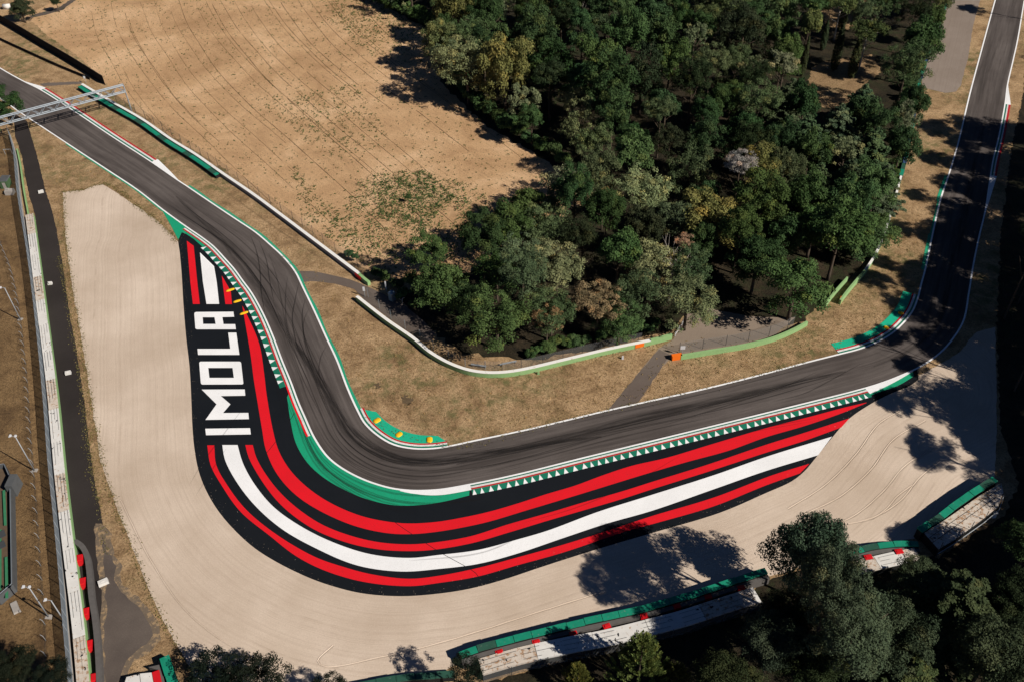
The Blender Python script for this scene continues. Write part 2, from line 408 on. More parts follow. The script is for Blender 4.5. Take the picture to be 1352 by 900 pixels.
# ------------------------------------------------------------------ race track
U_PX = [(-40, 62), (1, 90), (33, 108), (55, 119), (100.6, 148), (150, 181), (201, 214), (235, 237.5), (248, 246), (286.5, 272), (315, 291), (338.5, 306.7), (357.7, 323), (373, 337), (384.6, 350), (392.3, 361), (401, 379), (417, 412), (431, 443), (446, 475), (460.4, 512.7), (473, 540.4), (483, 558), (500.6, 574.3), (520.7, 585.6), (545.9, 590.7), (571, 590.7), (591, 588), (626, 580.6), (700.6, 564.9), (801, 541), (935.5, 511), (1011, 492), (1061, 478.5), (1107.7, 466.7), (1134.4, 459.7), (1157.8, 450.4), (1176.4, 439.5), (1188.9, 428.6), (1202.9, 411.5), (1210.6, 393), (1215.3, 374.2), (1220, 357), (1232, 300.6), (1240.9, 262.9), (1251, 232.7), (1263.5, 191), (1279.9, 123), (1296, 63), (1312.6, 2.5), (1322, -30)]
L_PX = [(-40, 107), (0, 131), (25, 148.4), (47.8, 163.5), (103, 200), (141, 225), (181, 251.6), (216, 279), (248, 302), (267, 315), (281, 326), (296, 342), (308, 355.5), (320, 372), (331, 387), (346, 414), (359.6, 445), (371, 475.4), (382.7, 504), (392.3, 530), (401, 550), (413.8, 577.8), (431.4, 603), (451.5, 619), (481.7, 634.4), (514, 644.5), (534.5, 647.5), (551, 648.3), (581, 646.8), (616, 641), (676.7, 628.4), (771, 605), (935, 564.8), (1036, 540), (1137, 514.6), (1168, 505), (1198, 493), (1220.8, 481.7), (1243, 465.4), (1261, 445), (1273.6, 422.6), (1280, 388.6), (1286, 351), (1293.7, 313), (1302, 278), (1306.7, 247), (1312, 213), (1319, 184.4), (1327.8, 138), (1331, 113), (1338, 82), (1344, 55), (1350, 20), (1358, -30)]
U = curve(U_PX, 0.8); L = curve(L_PX, 0.8)
# pair the two edges to make one strip with uv
def pair(A, B):
    j = 0; out = []
    for i, p in enumerate(A):
        best = min(range(j, min(j + 40, len(B))), key=lambda k: (B[k] - p).length); j = best; out.append(j)
    return out
pr = pair(U, L); vs, fs, uv = [], [], []; acc = 0; K = 8
for i in range(0, len(U)):
    acc += ((U[i] - U[i - 1]).length + (L[pr[i]] - L[pr[i - 1]]).length) / 2 if i else 0
    for k in range(K + 1):
        q = U[i].lerp(L[pr[i]], k / K); vs.append((q.x, q.y, 0.05)); uv.append((k / K, acc))
for i in range(len(U) - 1):
    for k in range(K): a = i * (K + 1) + k; fs.append((a, a + 1, a + K + 2, a + K + 1))
me = mesh_of(vs, fs, uv); bm = bmesh.new(); bm.from_mesh(me)
for f in bm.faces:
    f.normal_update()
    if f.normal.z < 0: f.normal_flip()
bm.to_mesh(me); bm.free()
struct('track', me, 'track_asphalt')
# edge lines (painted, 0.3 m wide)
struct('track_line', ribbon(U, -0.38, 0.0, 0.062), 'paint_white')
struct('track_line', ribbon(L, 0.0, 0.36, 0.062), 'paint_white')

def midpath(fr, a, b):
    """path across the track at fraction fr(t) from U (0) to L (1), between two pixels"""
    A, B = P2(*a), P2(*b)
    i = min(range(len(U)), key=lambda k: (U[k].lerp(L[pr[k]], .5) - A).length); j = min(range(len(U)), key=lambda k: (U[k].lerp(L[pr[k]], .5) - B).length)
    pts = [U[k].lerp(L[pr[k]], fr((k - i) / max(1, j - i))) for k in range(i, j, 5)]
    return smooth_path(pts, 1.0)
def rub(path, wd, al):
    o = struct('tyre_mark', ribbon(path, lambda t: -wd / 2 * (.03 + math.sin(math.pi * min(1, max(0, t)))) ** .6, lambda t: wd / 2 * (.03 + math.sin(math.pi * min(1, max(0, t)))) ** .6, 0.057 + random.uniform(0, 0.003)), 'rubber'); o.color = (1, 1, 1, al)
rub(midpath(lambda t: 0.45 + 0.35 * math.sin(t * 3.1), (230, 260), (420, 520)), 3.2, 0.45)
rub(midpath(lambda t: 0.62 - 0.30 * math.sin(t * 3.1), (390, 450), (800, 570)), 3.4, 0.75)
rub(midpath(lambda t: 0.48 - 0.10 * math.sin(t * 3.1), (600, 610), (1120, 490)), 2.6, 0.6)
rub(midpath(lambda t: 0.55, (1150, 480), (1290, 150)), 2.4, 0.4)
for px, wd, al in [([(330, 310), (338, 330), (343, 355), (345, 385), (350, 415)], .45, .9), ([(342, 318), (352, 345), (356, 370), (362, 400)], .4, .8),
    ([(395, 372), (390, 395), (386, 420), (392, 455), (405, 485)], .4, .9), ([(403, 395), (399, 415), (401, 440), (412, 475), (432, 515)], .45, 1),
    ([(408, 408), (401, 425), (403, 455), (415, 490)], .35, .8), ([(380, 365), (377, 390), (379, 430), (392, 470), (410, 510)], .5, .6),
    ([(432, 455), (424, 470), (421, 490), (424, 505)], .3, .8), ([(355, 335), (365, 365), (372, 400), (382, 450), (400, 500), (425, 550)], .5, .5),
    ([(600, 600), (650, 596), (700, 585), (760, 570)], .5, .5), ([(560, 625), (640, 615), (720, 598), (800, 575)], .5, .5),
    ([(880, 560), (960, 535), (1040, 508), (1080, 490)], .5, .6), ([(900, 545), (980, 525), (1060, 505)], .4, .5),
    ([(470, 565), (500, 590), (545, 606), (600, 608)], .5, .5), ([(1020, 530), (1060, 520), (1100, 500), (1140, 478)], .4, .6),
    ([(440, 530), (470, 575), (510, 600), (560, 612), (640, 606)], .6, .5)]:
    rub(curve(px, 1.0), wd, al)
for k in range(26):
    f0 = random.uniform(.12, .9); am = random.uniform(-.12, .12)
    a, b = random.choice([((240, 265), (395, 430)), ((380, 420), (560, 620)), ((430, 560), (720, 590)), ((620, 605), (960, 530)), ((760, 570), (1120, 490))])
    rub(midpath(lambda t: min(.95, max(.05, f0 + am * math.sin(t * 3))), a, b), random.uniform(.25, .5), random.uniform(.35, .75))

# kerbs along U (left of the path is away from the track)
def kerb(path, side, strips, label, z=0.07):
    """strips: (from, to, z from, z to, material) measured outward; first strip is the kerb body"""
    o = None
    for i, (a, b, za, zb, m) in enumerate(strips):
        me = ribbon(path, side * a, side * b, za, zb, thick=0.05) if not callable(a) and not callable(b) else ribbon(path, (lambda t, a=a: side * (a(t) if callable(a) else a)), (lambda t, b=b: side * (b(t) if callable(b) else b)), za, zb, thick=0.03)
        if o is None: o = struct('kerb', me, m, None, label)
        else: struct('kerb_band', me, m, o)
    return o
fade_in = lambda wd: (lambda t: wd * t + 0.02); fade_out = lambda wd: (lambda t: wd * (1 - t) + 0.02)
# top-left exit kerb
kerb(sub(U, (55, 119), (201, 214)), 1, [(0.02, .45, .075, .085, 'kerb_green'), (.45, .62, .085, .09, 'kerb_white'), (.62, .95, .09, .10, 'kerb_white'), (.95, 1.45, .10, .11, 'kerb_red')], 'green, white and red kerb under the gantry')
kerb(sub(U, (33, 108), (55, 119)), 1, [(0.01, fade_in(1.45), .07, .09, 'paint_white')], 'white tapering start of the kerb by the gantry')
kerb(sub(U, (201, 214), (236, 238)), 1, [(0.01, fade_out(1.7), .07, .09, 'paint_white')], 'white tapering end of the kerb after the gantry')
# green verge line
vg = sub(U, (248, 246), (474, 541)); struct('verge_strip', ribbon(vg, 0.01, lambda t: 0.55 + 0.25 * math.sin(t * 40) * .4, 0.052), 'verge_green')
struct('verge_strip', ribbon(sub(L, (88, 190), (216, 279)), -0.35, -0.01, 0.052), 'verge_green')
struct('verge_strip', ribbon(sub(U, (1220, 357), (1251, 233)), 0.01, lambda t: 0.4 + .35 * (math.sin(t * 9) > 0), 0.052), 'verge_green')
# apex kerb by the dry infield
ap = sub(U, (474, 542), (592, 588)); kerb(ap, 1, [(0.01, .40, .07, .08, 'kerb_green'), (.40, .80, .08, .10, 'kerb_white'), (.80, 1.15, .10, .12, 'kerb_red')], 'green, white and red kerb round the inside of the second corner')
struct('runoff_pad', flat(smooth_path(W([(478, 540), (497, 543.5)]), 1) + smooth_path(W([(497, 543.5), (506, 553), (520, 563), (538, 570.5), (555, 574), (572, 574.8), (578, 575)]), 1)[1:] + W([(591, 583.6)]) + [p + n_ * .9 for p, n_ in zip(ap, blur_normals(ap))][::-1], 0.056), 'paint_teal')
# right-hand kerb by the wood
rk = sub(U, (1107.7, 466.7), (1211, 390))
kerb(rk, 1, [(0.01, .38, .07, .08, 'kerb_green'), (.38, .85, .08, .10, 'kerb_white'), (.85, 1.2, .10, .12, 'kerb_red')], 'green, white and red kerb inside the right-hand corner')
struct('runoff_pad', ribbon(rk, 1.2, 3.2, 0.056), 'paint_teal')
# exit kerb far right
kerb(sub(L, (1309, 232), (1328, 138)), -1, [(0.01, .4, .07, .08, 'kerb_green'), (.4, .75, .08, .10, 'kerb_white'), (.75, 1.3, .10, .12, 'kerb_red')], 'green, white and red kerb in the tree shade at the right')
kerb(sub(L, (1302, 278), (1309, 232)), -1, [(0.01, fade_in(1.3), .07, .09, 'paint_white')], 'white tapering end of the shaded right kerb')
kerb(sub(L, (1328, 138), (1331, 113)), -1, [(0.01, fade_out(1.3), .07, .09, 'paint_white')], 'white tapering start of the far right kerb')

# kerbs on the painted runoff side with teeth
def toothed(path, label, n_teeth):
    k = kerb(path, -1, [(0.01, .30, .07, .08, 'kerb_green'), (.30, .72, .08, .09, 'kerb_white'), (.72, 1.08, .09, .11, 'kerb_red'), (1.08, 2.35, .11, .065, 'kerb_green')], label)
    ns = blur_normals(path); vs, fs = [], []; N_ = len(path) - 1
    for i in range(n_teeth):
        def at(u):
            u = min(max(u, 0), .9999) * N_; a = int(u); return path[a].lerp(path[a + 1], u - a), ns[a].lerp(ns[a + 1], u - a)
        t0 = (i + random.uniform(-.05, .05)) / n_teeth; w_ = random.uniform(.50, .60) / n_teeth
        p0, n0 = at(t0 + .01 / n_teeth); p1, n1 = at(t0 + w_); pm, nm = at(t0 + w_ * .62)
        a = p0 - n0 * 2.36; b = p1 - n1 * 2.36; c = pm - nm * 1.12
        j = len(vs); vs += [(a.x, a.y, .078), (b.x, b.y, .078), (c.x, c.y, .121), (a.x, a.y, .06), (b.x, b.y, .06)]; fs += [(j, j + 1, j + 2), (j + 3, j + 4, j + 1, j)]
    me = mesh_of(vs, fs); struct('kerb_teeth', me, 'paint_white', k)
    return k
kA = sub(L, (278, 322), (384, 507)); toothed(kA, 'toothed green, white and red kerb beside the large white lettering', 23)
kerb(sub(L, (247, 301), (278, 322)), -1, [(0.01, .30, .07, .08, 'kerb_green'), (.30, .72, .08, .09, 'kerb_white'), (.72, 1.08, .09, .11, 'kerb_red')], 'plain start of the kerb beside the lettering')
kerb(sub(L, (384, 507), (412, 575)), -1, [(0.01, .30, .07, .08, 'kerb_green'), (.30, .72, .08, .09, 'kerb_white'), (.72, 1.08, .09, .11, 'paint_red')], 'plain end of the kerb beside the lettering')
kB = sub(L, (619, 640.5), (1140, 514)); toothed(kB, 'long toothed green, white and red kerb along the striped runoff', 51)
kerb(sub(L, (526, 646.5), (619, 640.5)), -1, [(0.01, lambda t: .15 + 1.0 * math.sin(min(1, t * 1.6) * math.pi / 2), .07, .09, 'paint_white')], 'white wedge before the long toothed kerb')
kerb(sub(L, (1140, 514), (1205, 490)), -1, [(0.01, fade_out(1.5), .07, .09, 'paint_white')], 'white wedge after the long toothed kerb')

# ------------------------------------------------------------------ painted runoff
RO_PX = [(239.4, 306.7), (235.6, 315.4), (237.5, 334.6), (239.8, 360), (242.3, 402.3), (246, 446.5), (250.4, 485), (252.9, 532), (254, 560), (256.6, 590.4), (262.9, 623), (275.5, 653.3), (295.6, 683.5), (331, 718.9), (361, 739), (406.6, 761.6), (441.8, 774), (480, 783), (530, 786.5), (580, 783), (620.8, 776.5), (665, 764.6), (716, 747.6), (790, 724), (865.7, 701.7), (950, 676.5), (1012, 650), (1045, 635), (1062, 621.7), (1073.7, 608), (1097.5, 578.6), (1120, 553.4), (1145, 535.8), (1173, 520.7), (1203, 508), (1213, 500)]
ro = curve(RO_PX, 1.0); Lin = [p + n_ * 0.8 for p, n_ in zip(L, blur_normals(L))]
back = sub(Lin, (243, 300), (1214, 486))[::-1]
struct('runoff', flat(ro + back, 0.042), 'runoff_asphalt')
# green painted areas next to the kerbs
def between(px, a, b, z, mat, name='runoff_paint', off=0.4):
    o = curve(px, 1.0); bk = [p + n_ * off for p, n_ in zip(L, blur_normals(L))]; bk = sub(bk, a, b)[::-1]
    return struct(name, flat(o + bk, z), mat)
struct('runoff_paint', flat(W([(214, 278), (225, 297), (235.5, 317)]) + W([(240, 307), (246, 309.5), (256, 316), (266, 325), (273, 333), (277, 338)]) + [p + n_ * .3 for p, n_ in zip(L, blur_normals(L))][L.index(min(L, key=lambda q: (q - P2(214, 277)).length)):L.index(min(L, key=lambda q: (q - P2(280, 325)).length))][::-1], 0.047), 'paint_green')
between([(379, 524), (383.6, 555), (391, 585.4), (406, 610.5), (426.4, 629.4), (454, 645.8), (484, 658.3), (522, 666.6), (561, 665.6), (591, 660.6), (619.5, 653.5)], (384, 507), (619, 641), 0.047, 'paint_green')
between([(1143.5, 523.5), (1165, 516), (1188, 507.5), (1207, 496)], (1138, 515), (1205, 491), 0.047, 'paint_green')
RP = 0.052
def stripe(px_a, px_b, mat, sm=True):
    a = curve(px_a, 1.0) if sm else W(px_a); b = curve(px_b, 1.0) if sm else W(px_b)
    return struct('runoff_paint', flat(a + b[::-1], RP), mat)
# thick inner red
stripe([(320, 404), (326, 415.8), (342.3, 454), (349, 494.6), (352, 520), (361, 570.3), (368.5, 595.5), (383.6, 620.6), (406, 643), (436.4, 663.4), (476.7, 680.5), (514.4, 688.5), (540, 690.5), (576, 688.5), (612, 682.5), (646, 675), (684, 664), (721, 652), (759, 640.7), (796, 627), (834, 614.6), (880, 604), (940, 586), (1012, 564.7), (1075, 548.4), (1112.6, 538.3), (1144, 531)],
       [(320, 404), (323, 421.5), (330.8, 467.7), (335.6, 504), (338.3, 520), (345.9, 565.3), (351, 593), (366, 625.6), (391, 653.3), (426.4, 676), (471.6, 694.8), (514, 703.6), (545, 704.5), (577, 701.5), (612, 695.6), (646, 688), (696, 673), (746, 658), (796, 642.7), (847, 627), (905, 610), (962, 594.5), (1012, 576.5), (1062, 562), (1112.6, 544.6), (1144, 531.6)], 'paint_red')
# second red
stripe([(333.8, 587), (338.3, 603), (351, 625.6), (371, 650.8), (396, 673), (426.4, 692.5), (464, 707), (501.8, 715.5), (540, 718), (570, 716), (621, 707.5), (670, 692), (721, 677.5), (771, 662.5), (822, 648), (860, 636), (934, 613), (1012, 586.5), (1062, 571), (1121.4, 551.9)],
       [(324, 587), (328.3, 603), (343.4, 630.7), (366, 660.8), (391, 683), (421, 701.6), (464, 717.5), (502, 725), (540, 727), (570, 725.5), (621, 717), (670, 703), (721, 687.5), (771, 673), (822, 658), (860, 645.7), (934, 622.5), (1012, 597), (1062, 581.5), (1110.5, 564)], 'paint_red')
# white
stripe([(313.7, 587), (320.7, 610.6), (335.8, 638.2), (361, 668.4), (396, 693.5), (439, 715), (489, 731), (540, 736), (580, 732), (631, 725.5), (682, 712), (723, 700), (790, 675), (860, 653), (942, 627), (1012, 602.5), (1098.3, 576)],
       [(293.6, 587), (296.8, 605.5), (310.7, 633), (335.8, 665.9), (371, 697), (413.8, 721.7), (472, 746), (530, 754), (580, 750.5), (631, 744), (682, 730.6), (743, 710), (800, 691), (860, 674), (942, 645.5), (1012, 621), (1080, 600.5)], 'paint_white')
# outer red
stripe([(283, 587.4), (285.5, 613), (300.6, 640.7), (325.8, 673), (366, 705.6), (416.7, 735), (454, 748), (490, 757.5), (540, 763.5), (580, 759.5), (631, 749.3), (682, 735.7), (743, 718.7), (797.7, 701.7), (860, 681), (942, 656.5), (1019.5, 627), (1068.7, 611.7)],
       [(273.7, 587.4), (278, 613), (293, 640.7), (318, 675.4), (356, 706.6), (391.5, 734), (429, 752.8), (480, 767.6), (540, 773.3), (580, 769), (631, 760.5), (682, 746), (743, 729), (828, 700.5), (870, 689), (942, 668), (1012, 640), (1056, 624.5)], 'paint_red')
q5 = lambda pts, ox=200, oy=200, k=5.2: [(ox + x / k, oy + y / k) for x, y in pts]
for pts, m in [(q5([(243, 615), (290, 650), (315, 900), (332, 1049), (285, 1049), (267, 895)]), 'paint_red'),
               (q5([(333, 695), (430, 790), (448, 895), (465, 1049), (378, 1049), (353, 895)]), 'paint_white'),
               (q5([(483, 22), (545, 130), (553, 218), (508, 218)], oy=360), 'paint_red')]:
    struct('runoff_paint', flat(W(pts), RP), m)
# the word on the runoff
lt = root('lettering', 'huge white IMOLA lettering painted on the dark runoff', 'lettering'); lt['kind'] = 'structure'
del lt['category']
g = lambda pts: W(q5(pts, oy=360)); h4 = lambda pts: W([(x / 3.976, 400 + y / 3.976) for x, y in pts])
def letter(outer, hole=None): link('letter', flat(outer, 0.053, [hole] if hole else []), 'paint_white', lt)
letter(g([(294, 284), (298, 275), (307, 272), (563, 270), (568, 305), (487, 307), (495, 355), (575, 355), (580, 390), (312, 390), (302, 384)]), g([(352, 308), (433, 308), (441, 354), (355, 354)]))
letter(g([(527, 413), (583, 413), (604, 563), (320, 563), (316, 522), (541, 522)]))
letter(g([(328, 620), (331, 612), (338, 609), (604, 609), (612, 612), (616, 619), (631, 755), (629, 762), (622, 765), (350, 766), (342, 762), (339, 755)]), g([(390, 652), (557, 652), (566, 720), (398, 720)]))
letter(h4([(1059, 453), (1285, 452), (1288, 485), (1160, 487), (1210, 530), (1171, 576), (1304, 575), (1307, 608), (1079, 612), (1137, 530)]))
letter(h4([(1078, 658), (1313, 655), (1317, 688), (1082, 692)]))
# dark joints in the painted surface
for px in ([(484, 660), (520, 688), (540, 702), (580, 728), (628, 756), (634, 764)], [(389, 545), (366, 580), (346, 605)]):
    struct('surface_joint', ribbon(curve(px, 1), -.05, .05, 0.058), 'runoff_asphalt')

# ------------------------------------------------------------------ gravel traps
def gravel(outline, edge, step=1.1, z=0.03, name='gravel_trap'):
    poly = roughen(outline, 0.12, 1.0); xs = [p.x for p in poly]; ys = [p.y for p in poly]
    pts = list(poly); n0 = len(pts); x = min(xs)
    while x < max(xs):
        y = min(ys)
        while y < max(ys):
            if inside((x, y), poly): pts.append(Vector((x + .1, y + .1)))
            y += step * 2
        x += step * 2
    r = geometry.delaunay_2d_cdt(pts, [], [list(range(n0))], 1, 1e-4)
    vs, faces = r[0], r[2]; me = mesh_of([(v.x, v.y, z) for v in vs], faces)
    bm = bmesh.new(); bm.from_mesh(me)
    for f in bm.faces:
        f.normal_update()
        if f.normal.z < 0: f.normal_flip()
    bm.to_mesh(me); bm.free()
    E = np.array([(p.x, p.y) for p in edge]); V = np.array([(v.co.x, v.co.y) for v in me.vertices])
    d = np.empty(len(V)); A, B = E[:-1], E[1:]; AB = B - A; ll = (AB ** 2).sum(1)
    for i in range(len(V)):
        t = np.clip(((V[i] - A) * AB).sum(1) / ll, 0, 1); d[i] = np.sqrt(((A + AB * t[:, None] - V[i]) ** 2).sum(1).min())
    at = me.attributes.new('dist', 'FLOAT', 'POINT'); at.data.foreach_set('value', d.astype(np.float32))
    return struct(name, me, 'gravel')
G1 = [(83, 254), (96, 252), (110, 251.5), (122, 246), (136, 243.3), (156, 256.6), (188.6, 278), (213.8, 296.8), (229, 313), (236, 320), (243, 335), (262, 420), (275, 560), (330, 670), (430, 745), (560, 760), (700, 735), (860, 690), (1040, 625), (1110, 545), (1170, 515), (1213, 496), (1266, 466), (1289, 438), (1314, 432), (1316, 560), (1313, 634), (1260, 670), (1216, 708), (1130, 727), (1000, 765), (850, 808), (700, 846), (612, 872), (560, 900), (480, 945), (280, 945), (250.7, 881), (223, 833), (200, 788), (173, 717), (150, 660), (133, 610), (128, 576), (118, 513), (108, 450), (100.6, 408.8), (93, 363.5), (86.8, 313), (84, 280)]
edge1 = curve([(236, 250)] + RO_PX, 2.0)
gravel(W(G1), edge1)
G2 = [(1258, -30), (1304, -30), (1293.7, 2), (1285, 32.7), (1278.6, 75.5), (1269, 112), (1263, 121), (1248.4, 123), (1218, 116), (1216, 95), (1226, 60), (1240, 20)]
gm = M['gravel'].copy(); gm.name = 'grey_gravel'; M['grey_gravel'] = gm
for nd in gm.node_tree.nodes:
    if nd.type == 'VALTORGB' and nd.color_ramp.elements[0].color[0] > .3:
        for e_ in nd.color_ramp.elements: e_.color = tuple(v * q for v, q in zip(e_.color, (.42, .42, .44, 1)))
    if nd.type == 'MIX':
        nd.inputs[7].default_value = tuple(v * q for v, q in zip(nd.inputs[7].default_value, (.42, .42, .44, 1)))
g2 = gravel(W(G2), W([(1300, -40), (1262, 130)])); g2.data.materials[0] = M['grey_gravel']
# tyre scuffs over the painted runoff
for k in range(20):
    a_, b_ = random.choice([((384, 520), (560, 646)), ((400, 560), (640, 636)), ((470, 630), (760, 607)), ((740, 612), (1080, 530)), ((330, 385), (400, 560))])
    base = sub(L, a_, b_); o0 = random.uniform(.4, 1.5); o1 = o0 + random.uniform(.5, 5.5); ns_ = blur_normals(base); n_ = len(base)
    rub([base[i] - ns_[i] * (o0 + (o1 - o0) * (i / n_) ** 1.4) for i in range(0, n_, 3)], random.uniform(.25, .6), random.uniform(.25, .6))
for px in ([(250, 640), (268, 610), (290, 580), (320, 540)], [(258, 655), (280, 620), (300, 590)], [(690, 690), (760, 670), (830, 640), (900, 600)], [(880, 600), (950, 575), (1020, 550)], [(540, 740), (640, 728), (720, 690)]):
    rub(curve(px, 1.0), random.uniform(.3, .5), .4)
# stones thrown on the edge of the runoff
st_c, st_n, st_s = [], [], []
for k in range(500):
    i = random.randrange(len(ro) - 1); d_ = abs(random.gauss(0, .9)); q = ro[i] + (ro[i + 1] - ro[i]) * random.random(); nn_ = (ro[min(i + 1, len(ro) - 1)] - ro[i]); nn_ = Vector((-nn_.y, nn_.x)).normalized()
    p_ = q + nn_ * d_; st_c.append((p_.x, p_.y, .06)); st_n.append((random.gauss(0, .5), random.gauss(0, .5), 1)); st_s.append(random.uniform(.03, .06))
STONES = (st_c, st_n, st_s)
# stronger rake ridges curving over the right part of the gravel
for px in ([(1187, 543), (1160, 560), (1130, 600), (1090, 640), (1040, 672)], [(1222, 555), (1180, 580), (1150, 620), (1110, 655), (1060, 680)], [(1235, 590), (1195, 615), (1165, 650), (1120, 685), (1040, 710)], [(1205, 640), (1185, 655), (1170, 672), (1150, 685), (1110, 693)],
           [(1240, 610), (1215, 630), (1190, 660), (1160, 680), (1130, 690)], [(440, 852), (420, 872), (430, 880), (500, 868), (590, 846), (720, 805), (800, 780)], [(160, 660), (200, 740), (250, 810), (320, 860), (400, 885)]):
    c_ = curve(px, .7); struct('rake_ridge', ribbon(c_, 0, lambda t: .16 + .05 * math.sin(60 * t), .035, .11), 'gravel'); struct('rake_ridge', ribbon(c_, 0, -.16, .035, .11), 'gravel')

# ------------------------------------------------------------------ roads, paths, courts
struct('service_road', flat(roughen(W([(18, 150), (35.5, 160), (50, 210), (60, 251), (68, 275.5), (74, 300), (83, 351), (93.6, 425), (99.3, 450), (110.7, 526), (123, 625), (131.7, 666.7), (140, 727), (146.7, 786.7), (155, 840), (165, 930), (110, 930), (104, 760), (96, 690), (86, 610), (75, 520), (65, 440), (55, 350), (46, 283), (39, 260), (33, 233), (29, 206.7), (20, 180)]), 0.08), 0.034), 'service_asphalt')
for q_, zz, nm_ in (([(128, 690), (146, 705), (152, 735), (162, 745), (158, 765), (176, 783), (194, 800), (209, 823), (211, 845), (194, 862), (176, 876), (160, 905), (140, 905), (132, 780)], .036, 'dusty_patch'), ([(137, 712), (146, 735), (154, 748), (151, 765), (166, 785), (184, 802), (199, 825), (201, 840), (186, 856), (168, 870), (150, 905), (142, 905), (140, 780)], .039, 'dark_gravel')):
    struct('gravel_patch', flat(roughen(smooth_path(W(q_), 1.2, True), 0.3, 1.2), zz), nm_)
struct('path', flat(smooth_path(W([(394, 358), (413, 358.5), (436, 363), (461, 369), (486, 379), (508, 389)]), 1) + W([(535, 404), (560, 424), (574, 440), (570, 450), (558, 451), (520, 425), (481, 396), (468, 382)]) + smooth_path(W([(443, 375), (410, 371.5), (400, 373)]), 1), 0.036), 'old_asphalt')
struct('path', flat(roughen(W([(802, 542), (820, 520), (870, 460), (888, 449), (905, 415), (925, 405), (990, 418), (1050, 420), (1020, 445), (935, 466), (886, 473), (875, 483), (842, 531)]), .12), 0.038), 'dusty_asphalt')
struct('path', flat(roughen(W([(803, 541.5), (820, 520), (870, 461), (884, 468), (875, 483), (843, 531)]), .1), 0.042), 'old_asphalt')
struct('path', flat(roughen(W([(52, 111), (64, 109.5), (108, 108), (108, 111), (70, 113.5), (58, 114)]), .15), 0.036), 'old_asphalt')
struct('path', flat(roughen(W([(38, 21.5), (58, 16), (78, 10), (100, -5), (108, -5), (82, 14), (60, 20), (42, 24)]), .2), 0.04), 'dark_gravel')
# faint bare patches on the infield grass
for px, m in [([(530, 525), (537, 520), (544, 526), (540, 533), (531, 533)], 'wood_floor'), ([(494, 507), (500, 505), (502, 511), (496, 512)], 'wood_floor')]:
    struct('burnt_patch', flat(roughen(W(px), .5, .25), 0.02), 'burnt')
struct('dirt_track', ribbon(curve([(170, 148), (230, 200), (310, 262), (380, 312), (440, 352)], 1), -.25, .25, 0.022), 'clearing_grass')

# ------------------------------------------------------------------ field furrows and weeds
A_ = W([(112, 10), (121, 50), (141, 86), (175, 140), (235, 205), (320, 290), (420, 400)]); B_ = W([(440, -25), (500, 45), (560, 92), (620, 135), (680, 180), (740, 225), (800, 270)])
A_ = smooth_path(A_, 1); B_ = smooth_path(B_, 1); fv, ff = [], []
NF = 23
for k in range(NF):
    t = (k + random.uniform(-.65, .65)) / (NF - 1); t2 = t + random.uniform(-.025, .025); ph2 = random.uniform(0, 6); ln = []
    for i in range(260):
        u = i / 259; a = A_[int(u * (len(A_) - 1))]; b = B_[int(u * (len(B_) - 1))]; ln.append(a.lerp(b, t + (t2 - t) * u + .0035 * math.sin(u * 9 + ph2) + .0012 * math.sin(u * 31 + ph2)))
    ln = smooth_path(ln[::8], .7); s0, s1 = random.uniform(-.1, .12), random.uniform(.5, 1.05); wd = random.choice([random.uniform(.03, .07), random.uniform(.07, .14)])
    gap = 0
    ns = blur_normals(ln); ph = random.uniform(0, 9)
    for i in range(len(ln) - 1):
        u = i / len(ln)
        if random.random() < .012: gap = random.randint(1, 7)
        gap -= 1
        if u < s0 or u > s1 or gap > 0 or not inside(ln[i], field_poly): continue
        q = [ln[i] + Vector((random.uniform(-.03, .03),) * 2), ln[i + 1]]
        w0 = wd * (.8 + .3 * math.sin(i * .31 + ph)); w1 = wd * (.8 + .3 * math.sin((i + 1) * .31 + ph)); j = len(fv)
        w0 *= random.uniform(.5, 1.3); w1 *= random.uniform(.5, 1.3)
        fv += [(*(q[0] + ns[i] * w0), .022), (*q[0], .10), (*(q[0] - ns[i] * w0), .022), (*(q[1] + ns[i + 1] * w1), .022), (*q[1], .10), (*(q[1] - ns[i + 1] * w1), .022)]
        ff += [(j, j + 1, j + 4, j + 3), (j + 1, j + 2, j + 5, j + 4)]
o = link('furrows', mesh_of(fv, ff), 'furrow_soil'); tag(o, 'long curved plough furrows crossing the dry field', 'furrows', kind='stuff')

def leafcloud(C, Nn, S, asp=0.6, clump=None, bend=0.0):
    """diamond leaves: centres, normals, sizes -> mesh with rnd and clump attributes"""
    n = len(C); Nn = Nn / np.maximum(np.linalg.norm(Nn, axis=1, keepdims=True), 1e-6)
    rv = RNG.normal(size=(n, 3)); T = np.cross(Nn, rv); T /= np.maximum(np.linalg.norm(T, axis=1, keepdims=True), 1e-6); Bt = np.cross(Nn, T)
    S = np.asarray(S)[:, None]; V = np.stack([C + T * S, C + Bt * S * asp, C - T * S, C - Bt * S * asp], 1).reshape(-1, 3)
    me = bpy.data.meshes.new('leaves'); me.vertices.add(4 * n); me.loops.add(4 * n); me.polygons.add(n)
    me.vertices.foreach_set('co', V.astype(np.float32).ravel()); me.loops.foreach_set('vertex_index', np.arange(4 * n, dtype=np.int32))
    me.polygons.foreach_set('loop_start', np.arange(0, 4 * n, 4, dtype=np.int32)); me.update(calc_edges=True)
    a = me.attributes.new('rnd', 'FLOAT', 'FACE'); a.data.foreach_set('value', RNG.random(n).astype(np.float32))
    a = me.attributes.new('clump', 'FLOAT', 'FACE'); a.data.foreach_set('value', (clump if clump is not None else RNG.random(n)).astype(np.float32))
    me.validate(); return me

